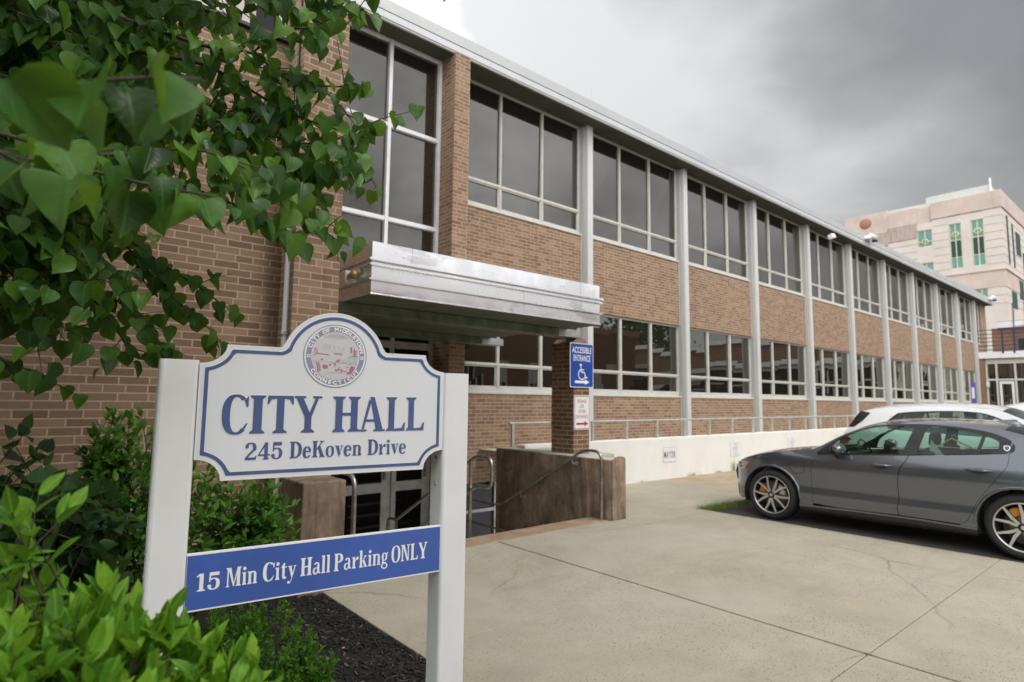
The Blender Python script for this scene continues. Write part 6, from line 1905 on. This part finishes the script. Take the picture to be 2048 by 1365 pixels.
def dress(pts, r0, r1, spacing, size, start=0.25, fork=0.0):
    P = smooth_path(pts, 4)
    n = len(P)
    twigs.tube(P, [r0+(r1-r0)*i/(n-1) for i in range(n)], 6)
    L = sum((P[i+1]-P[i]).length for i in range(n-1))
    k = max(2, int(L*(1-start)/spacing))
    for i in range(k):
        t = start+(1-start)*(i+rt_.random()*0.6)/k
        p, d = poly_at(P, min(t, 0.999))
        hang_leaf(p, d, rt_, size*rt_.uniform(0.72, 1.12), side=1 if i % 2 else -1)
        if fork and rt_.random() < fork:
            o = (d*0.6+rv(rt_, 0.55)+Vector((0, 0, -0.05))).normalized()
            ln = rt_.uniform(0.08, 0.20)
            Q = [p, p+o*ln*0.5+Vector((0, 0, 0.008)), p+o*ln]
            twigs.tube(Q, [0.0022, 0.0018, 0.001], 5)
            for j in range(rt_.randint(2, 4)):
                pp, dd = poly_at(Q, (j+1)/4.0)
                hang_leaf(pp, dd, rt_, size*rt_.uniform(0.6, 1.05), side=1 if j % 2 else -1)
for k in ('A', 'B', 'C', 'D', 'E', 'F'): dress(BR[k], 0.011, 0.0018, 0.036, 0.078, 0.30, 0.42)
for k in ('A2', 'A3', 'C2', 'E2', 'F2'): dress(BR[k], 0.004, 0.0014, 0.036, 0.076, 0.10, 0.42)
dress(BR['G'], 0.006, 0.0016, 0.042, 0.092, 0.58, 0.12)
dress(BR['H'], 0.006, 0.0018, 0.042, 0.086, 0.50, 0.25)
dress(BR['I'], 0.004, 0.002, 0.10, 0.085, 0.75)
dress(BR['J'], 0.005, 0.002, 0.040, 0.082, 0.25, 0.4)
# inner crown: side shoots that fill the shaded mass near the trunk
def shoot(c, spread, n, size, ln=(0.15, 0.4), nl=6):
    for i in range(n):
        p = Vector(c)+Vector((rt_.gauss(0, spread[0]), rt_.gauss(0, spread[1]), rt_.gauss(0, spread[2])))
        if p.y > 5.2 or (p.x > 0.42 and p.y > 3.3): continue
        d = (Vector((0.7, -0.25, -0.15))+rv(rt_, 0.55)).normalized()
        q = p+d*rt_.uniform(*ln)
        mid = (p+q)/2+Vector((0, 0, 0.02))
        twigs.tube([p, mid, q], [0.0035, 0.0025, 0.001], 5)
        for j in range(nl):
            pp, dd = poly_at([p, mid, q], (j+0.6)/(nl+0.2))
            hang_leaf(pp, dd, rt_, size*rt_.uniform(0.7, 1.1), side=1 if j % 2 else -1)
for c, s, n in (((-0.25, 3.1, 3.1), (0.30, 0.30, 0.22), 60), ((0.10, 3.15, 3.25), (0.28, 0.25, 0.16), 60), ((0.42, 3.05, 3.45), (0.20, 0.20, 0.13), 30),
                ((-0.18, 2.95, 2.55), (0.16, 0.22, 0.25), 55), ((-0.02, 2.75, 2.70), (0.14, 0.18, 0.16), 34), ((-0.15, 2.85, 2.15), (0.14, 0.2, 0.16), 34),
                ((0.22, 2.90, 2.80), (0.18, 0.18, 0.10), 22), ((0.60, 2.52, 2.74), (0.14, 0.12, 0.09), 16), ((0.70, 2.36, 2.60), (0.10, 0.08, 0.09), 14),
                ((-0.7, 3.0, 3.6), (0.5, 0.5, 0.5), 80), ((-0.05, 2.5, 3.7), (0.5, 0.5, 0.25), 70), ((-0.5, 2.2, 3.3), (0.35, 0.4, 0.35), 50),
                ((-0.05, 2.75, 1.95), (0.10, 0.15, 0.12), 12)):
    shoot(c, s, n, 0.078)
# unseen leaf clusters added to shade the brick wing, merged into the crown mesh
for c, s, n in (((-1.6, 3.6, 3.2), (0.6, 0.7, 0.9), 200), ((-1.5, 2.6, 4.6), (0.9, 0.9, 0.5), 170), ((-0.2, 3.6, 4.8), (0.7, 0.6, 0.35), 150), ((-1.1, 4.3, 1.5), (0.35, 0.5, 0.8), 190),
                ((-1.9, 1.8, 2.6), (0.5, 0.8, 0.8), 120), ((0.55, 3.1, 5.0), (0.55, 0.45, 0.30), 300), ((-0.35, 4.7, 3.9), (0.35, 0.3, 0.4), 130), ((-2.0, -0.9, 3.2), (0.55, 0.9, 0.8), 190)):
    shoot(c, s, n, 0.15, (0.3, 0.7), 7)
for c, s, n in (((-0.02, 3.3, 2.9), (0.16, 0.2, 0.35), 90), ((-0.12, 3.2, 2.2), (0.12, 0.2, 0.25), 60)):
    shoot(c, s, n, 0.085)
tk = trunk.build('trunk', M['bark'], tree)
twigs.build('branches', M['twig'], tree, fix=False)
crown.build('crown', M['leaf_tree'], tree)

# ------------------------------------------------------------------ shrubs
def shrub(name, label, cat, base, ells, n, size, kind, mat, seed, upright=0.5, shell=0.55, stems=18, whorl=5, group=None, sag=0.0, fold=0.35):
    """stems from the base to points spread through the ellipsoids; leaves set along the outer part of every stem"""
    r = random.Random(seed)
    o = empty(name, base, label, cat, group)
    st = MB(); lv = Leaves()
    b = Vector(base)
    for i in range(n):
        c, rad = ells[r.randrange(len(ells))] if len(ells) > 1 else ells[0]
        while True:
            q = Vector((r.uniform(-1, 1), r.uniform(-1, 1), r.uniform(-1, 1)))
            if shell**3 < q.length**3 <= 1 or (q.length <= 1 and r.random() < 0.25): break
        tip = Vector((c[0]+q.x*rad[0], c[1]+q.y*rad[1], c[2]+q.z*rad[2]))
        if tip.z < 0.03: continue
        cc = Vector(c)
        d = ((tip-cc).normalized()*0.8+Vector((0, 0, upright))+rv(r, 0.22)).normalized()
        ln = size*r.uniform(2.2, 3.6)
        a0 = tip-d*ln
        if i < stems*4: st.tube([b+Vector((r.gauss(0, 0.05), r.gauss(0, 0.05), 0)), (b+a0)/2+Vector((0, 0, 0.10)), a0, tip], [0.006, 0.005, 0.0025, 0.001], 5)
        else: st.tube([a0, tip], [0.0014*(size/0.05), 0.0008*(size/0.05)], 4, False)
        x = d.orthogonal().normalized(); y = d.cross(x)
        ph = r.uniform(0, 6.28)
        k = whorl
        for j in range(k):
            t = (j+0.6)/k
            p = a0+d*ln*t
            for s2 in (0, 1):
                an = ph+j*1.57+s2*math.pi
                rd = x*math.cos(an)+y*math.sin(an)
                ax = (rd*(1.0-0.45*t)+d*(0.35+0.75*t)+Vector((0, 0, -sag))+rv(r, 0.15)).normalized()
                nm = (d*0.9-rd*0.4+Vector((0, -0.15, 0.5))+rv(r, 0.25))
                lv.add(p, ax, nm, size*r.uniform(0.65, 1.1)*(0.75+0.35*t if t < 0.8 else 0.9), kind, fold*r.uniform(0.5, 1.4), r.uniform(-0.05, 0.35), 0.08, r.uniform(0, 6))
        lv.add(tip, (d+rv(r, 0.2)), Vector((0, -0.4, 0.8))+rv(r, 0.4), size*0.7, kind, fold, 0.0)
    st.build('stems', M['twig'], o, fix=False)
    lv.build('foliage', mat, o)
    return o
shrub('leafy_shrub', 'bright yellow green shrub with long pointed leaves around the foot of the white sign post', 'shrub', (0.10, 1.30, 0.0),
      [((0.03, 1.33, 1.02), (0.13, 0.15, 0.22)), ((0.14, 1.32, 1.02), (0.12, 0.14, 0.22)), ((0.225, 1.31, 1.00), (0.10, 0.12, 0.21)), ((0.31, 1.28, 0.93), (0.10, 0.12, 0.19)), ((0.385, 1.23, 0.90), (0.09, 0.11, 0.18)),
       ((0.17, 1.14, 0.93), (0.16, 0.12, 0.20)), ((0.05, 1.48, 1.02), (0.12, 0.13, 0.22)), ((0.28, 1.16, 0.88), (0.14, 0.11, 0.18)), ((0.16, 1.30, 0.65), (0.26, 0.24, 0.30))],
      700, 0.076, 'lance', M['leaf_bright'], 5, upright=0.75, shell=0.55, whorl=4)
# a few tall shoots of that shrub stand clear of the rest
shrub('leafy_shrub', 'slender pale green shoots rising in front of the dark broad leaves', 'shrub', (-0.02, 1.35, 0.0),
      [((0.05, 1.46, 1.36), (0.055, 0.05, 0.035)), ((0.01, 1.48, 1.30), (0.05, 0.06, 0.05))], 6, 0.078, 'lance', M['leaf_bright'], 9, upright=1.2, shell=0.3, stems=5, whorl=3)
shrub('leafy_shrub', 'tall mid green shrub with pointed leaves against the brick wall behind the white sign', 'shrub', (0.7, 3.85, 0.0),
      [((0.55, 3.90, 1.00), (0.30, 0.28, 0.48)), ((0.70, 3.85, 0.80), (0.42, 0.34, 0.50)), ((1.00, 3.78, 0.80), (0.34, 0.28, 0.42)), ((1.22, 3.75, 0.78), (0.20, 0.2, 0.30)), ((0.42, 3.85, 1.22), (0.14, 0.14, 0.30)), ((0.25, 3.70, 0.70), (0.30, 0.28, 0.5))],
      640, 0.070, 'lance', M['leaf_shrub'], 6, upright=0.45, shell=0.45, whorl=4)
shrub('dark_shrub', 'dark broad leaved shrub low against the shaded brick wall', 'shrub', (0.0, 3.0, 0.0),
      [((0.02, 3.05, 1.12), (0.26, 0.22, 0.34)), ((0.22, 2.95, 1.00), (0.22, 0.20, 0.30)), ((-0.2, 3.1, 0.9), (0.3, 0.3, 0.5)), ((0.10, 2.75, 1.05), (0.2, 0.15, 0.28)), ((0.15, 2.9, 0.6), (0.34, 0.3, 0.45))],
      240, 0.088, 'heart', M['leaf_dark'], 8, upright=0.0, shell=0.5, whorl=3, sag=0.7)
shrub('small_leaf_shrub', 'low rounded shrub with tiny leaves beneath the blue lower panel of the sign', 'shrub', (0.95, 2.80, 0.0),
      [((0.95, 2.82, 0.34), (0.24, 0.22, 0.32)), ((1.10, 2.70, 0.24), (0.16, 0.16, 0.24)), ((0.78, 2.85, 0.40), (0.22, 0.22, 0.28)), ((1.02, 2.62, 0.22), (0.16, 0.12, 0.20))],
      1100, 0.030, 'small', M['leaf_small'], 12, upright=0.5, shell=0.75, stems=14, whorl=6)
rf_ = random.Random(4)
small_shrub = [o for o in SC.objects if o.name.startswith('small_leaf_shrub')][0]
for k in range(8):
    fw_ = MB()
    a = rf_.uniform(0, 6.28); p = Vector((0.98+0.26*math.cos(a), 2.72+0.2*math.sin(a)-0.05, rf_.uniform(0.25, 0.52)))
    fw_.lathe([(0.0, 0.002), (0.006, 0.004), (0.009, 0.009), (0.004, 0.007), (0.0, 0.006)], lambda u, v, w: (p.x+u, p.y+v, p.z+w), 9)
    fw_.build('flower', M['flower'], small_shrub)

# ------------------------------------------------------------------ grass and weeds
def grass(name, label, spots, mat, seed, kind='stuff'):
    r = random.Random(seed); mb = MB()
    for (x, y, sx, sy, n, h, z) in spots:
        for i in range(n):
            p = Vector((x+r.gauss(0, sx), y+r.gauss(0, sy), z))
            a = r.uniform(0, 6.28); w = r.uniform(0.0012, 0.003); hh = h*r.uniform(0.4, 1.15)
            le = Vector((math.cos(a), math.sin(a), 0))*hh*r.uniform(0.15, 0.9)
            s_ = Vector((-math.sin(a), math.cos(a), 0))*w
            m_ = p+le*0.35+Vector((0, 0, hh*0.65)); t_ = p+le+Vector((0, 0, hh*r.uniform(0.7, 1.0)))
            mb.add([p-s_, p+s_, m_+s_*0.8, m_-s_*0.8, t_], [(0, 1, 2, 3), (3, 2, 4)])
    return tag(mb.build(name, mat, fix=False), label, 'grass', kind=kind)
grass('grass', 'ragged tuft of grass beside the front wheel of the grey car', [(8.25, 4.98, 0.16, 0.07, 800, 0.10, -0.04), (8.6, 4.99, 0.22, 0.07, 800, 0.09, -0.04), (8.02, 5.03, 0.06, 0.03, 200, 0.06, -0.02), (9.2, 5.0, 0.3, 0.06, 500, 0.07, -0.04)], M['grass'], 21)
grass('wall_weeds', 'thin weeds growing along the foot of the white wall', [(9.55, 7.33, 0.08, 0.01, 22, 0.06, 0), (11.35, 7.33, 0.12, 0.012, 40, 0.10, 0), (13.0, 7.32, 0.03, 0.012, 30, 0.36, 0), (12.35, 7.33, 0.08, 0.01, 36, 0.06, 0), (8.9, 7.33, 0.04, 0.01, 10, 0.04, 0)], M['grass'], 22)
grass('joint_weeds', 'small weeds growing in the pavement joint', [(4.265, 1.52, 0.012, 0.012, 90, 0.018, -0.01), (4.27, 1.72, 0.006, 0.03, 40, 0.014, -0.01), (4.27, 1.35, 0.006, 0.02, 30, 0.012, -0.01)], M['grass'], 23)

# ------------------------------------------------------------------ trees across the lot, mirrored in the upper panes
def lot_tree(x, y, h, rad, seed, label):
    r = random.Random(seed)
    o = empty('deciduous_tree', (x, y, 0), label, 'tree', 'trees across the lot')
    t = MB(); lv = Leaves()
    t.tube([(x, y, -0.1), (x+0.1, y, h*0.4), (x, y+0.1, h*0.8)], [0.28, 0.2, 0.06], 8)
    for i in range(900):
        q = rv(r, 1.0).normalized()*r.uniform(0.45, 1.0)
        p = Vector((x+q.x*rad, y+q.y*rad, h*0.62+q.z*h*0.38))
        for j in range(2): lv.add(p+rv(r, 0.25), rv(r, 1.0), rv(r, 1.0), 0.55, 'small', 0.2, 0.2)
    t.build('trunk', M['bark'], o); lv.build('crown', M['leaf_far'], o)
for i, (x, y, h, rad, lab) in enumerate(((50, -22, 13, 4.5, 'tall tree mirrored in the upper panes closest to the entrance wing'), (58, -26, 15, 5, 'broad tree mirrored in the far upper panes beside the pale tower'), (44, -30, 12, 4.5, 'rounded tree mirrored in the upper panes around the middle bays'))):
    lot_tree(x, y, h, rad, 30+i, lab)
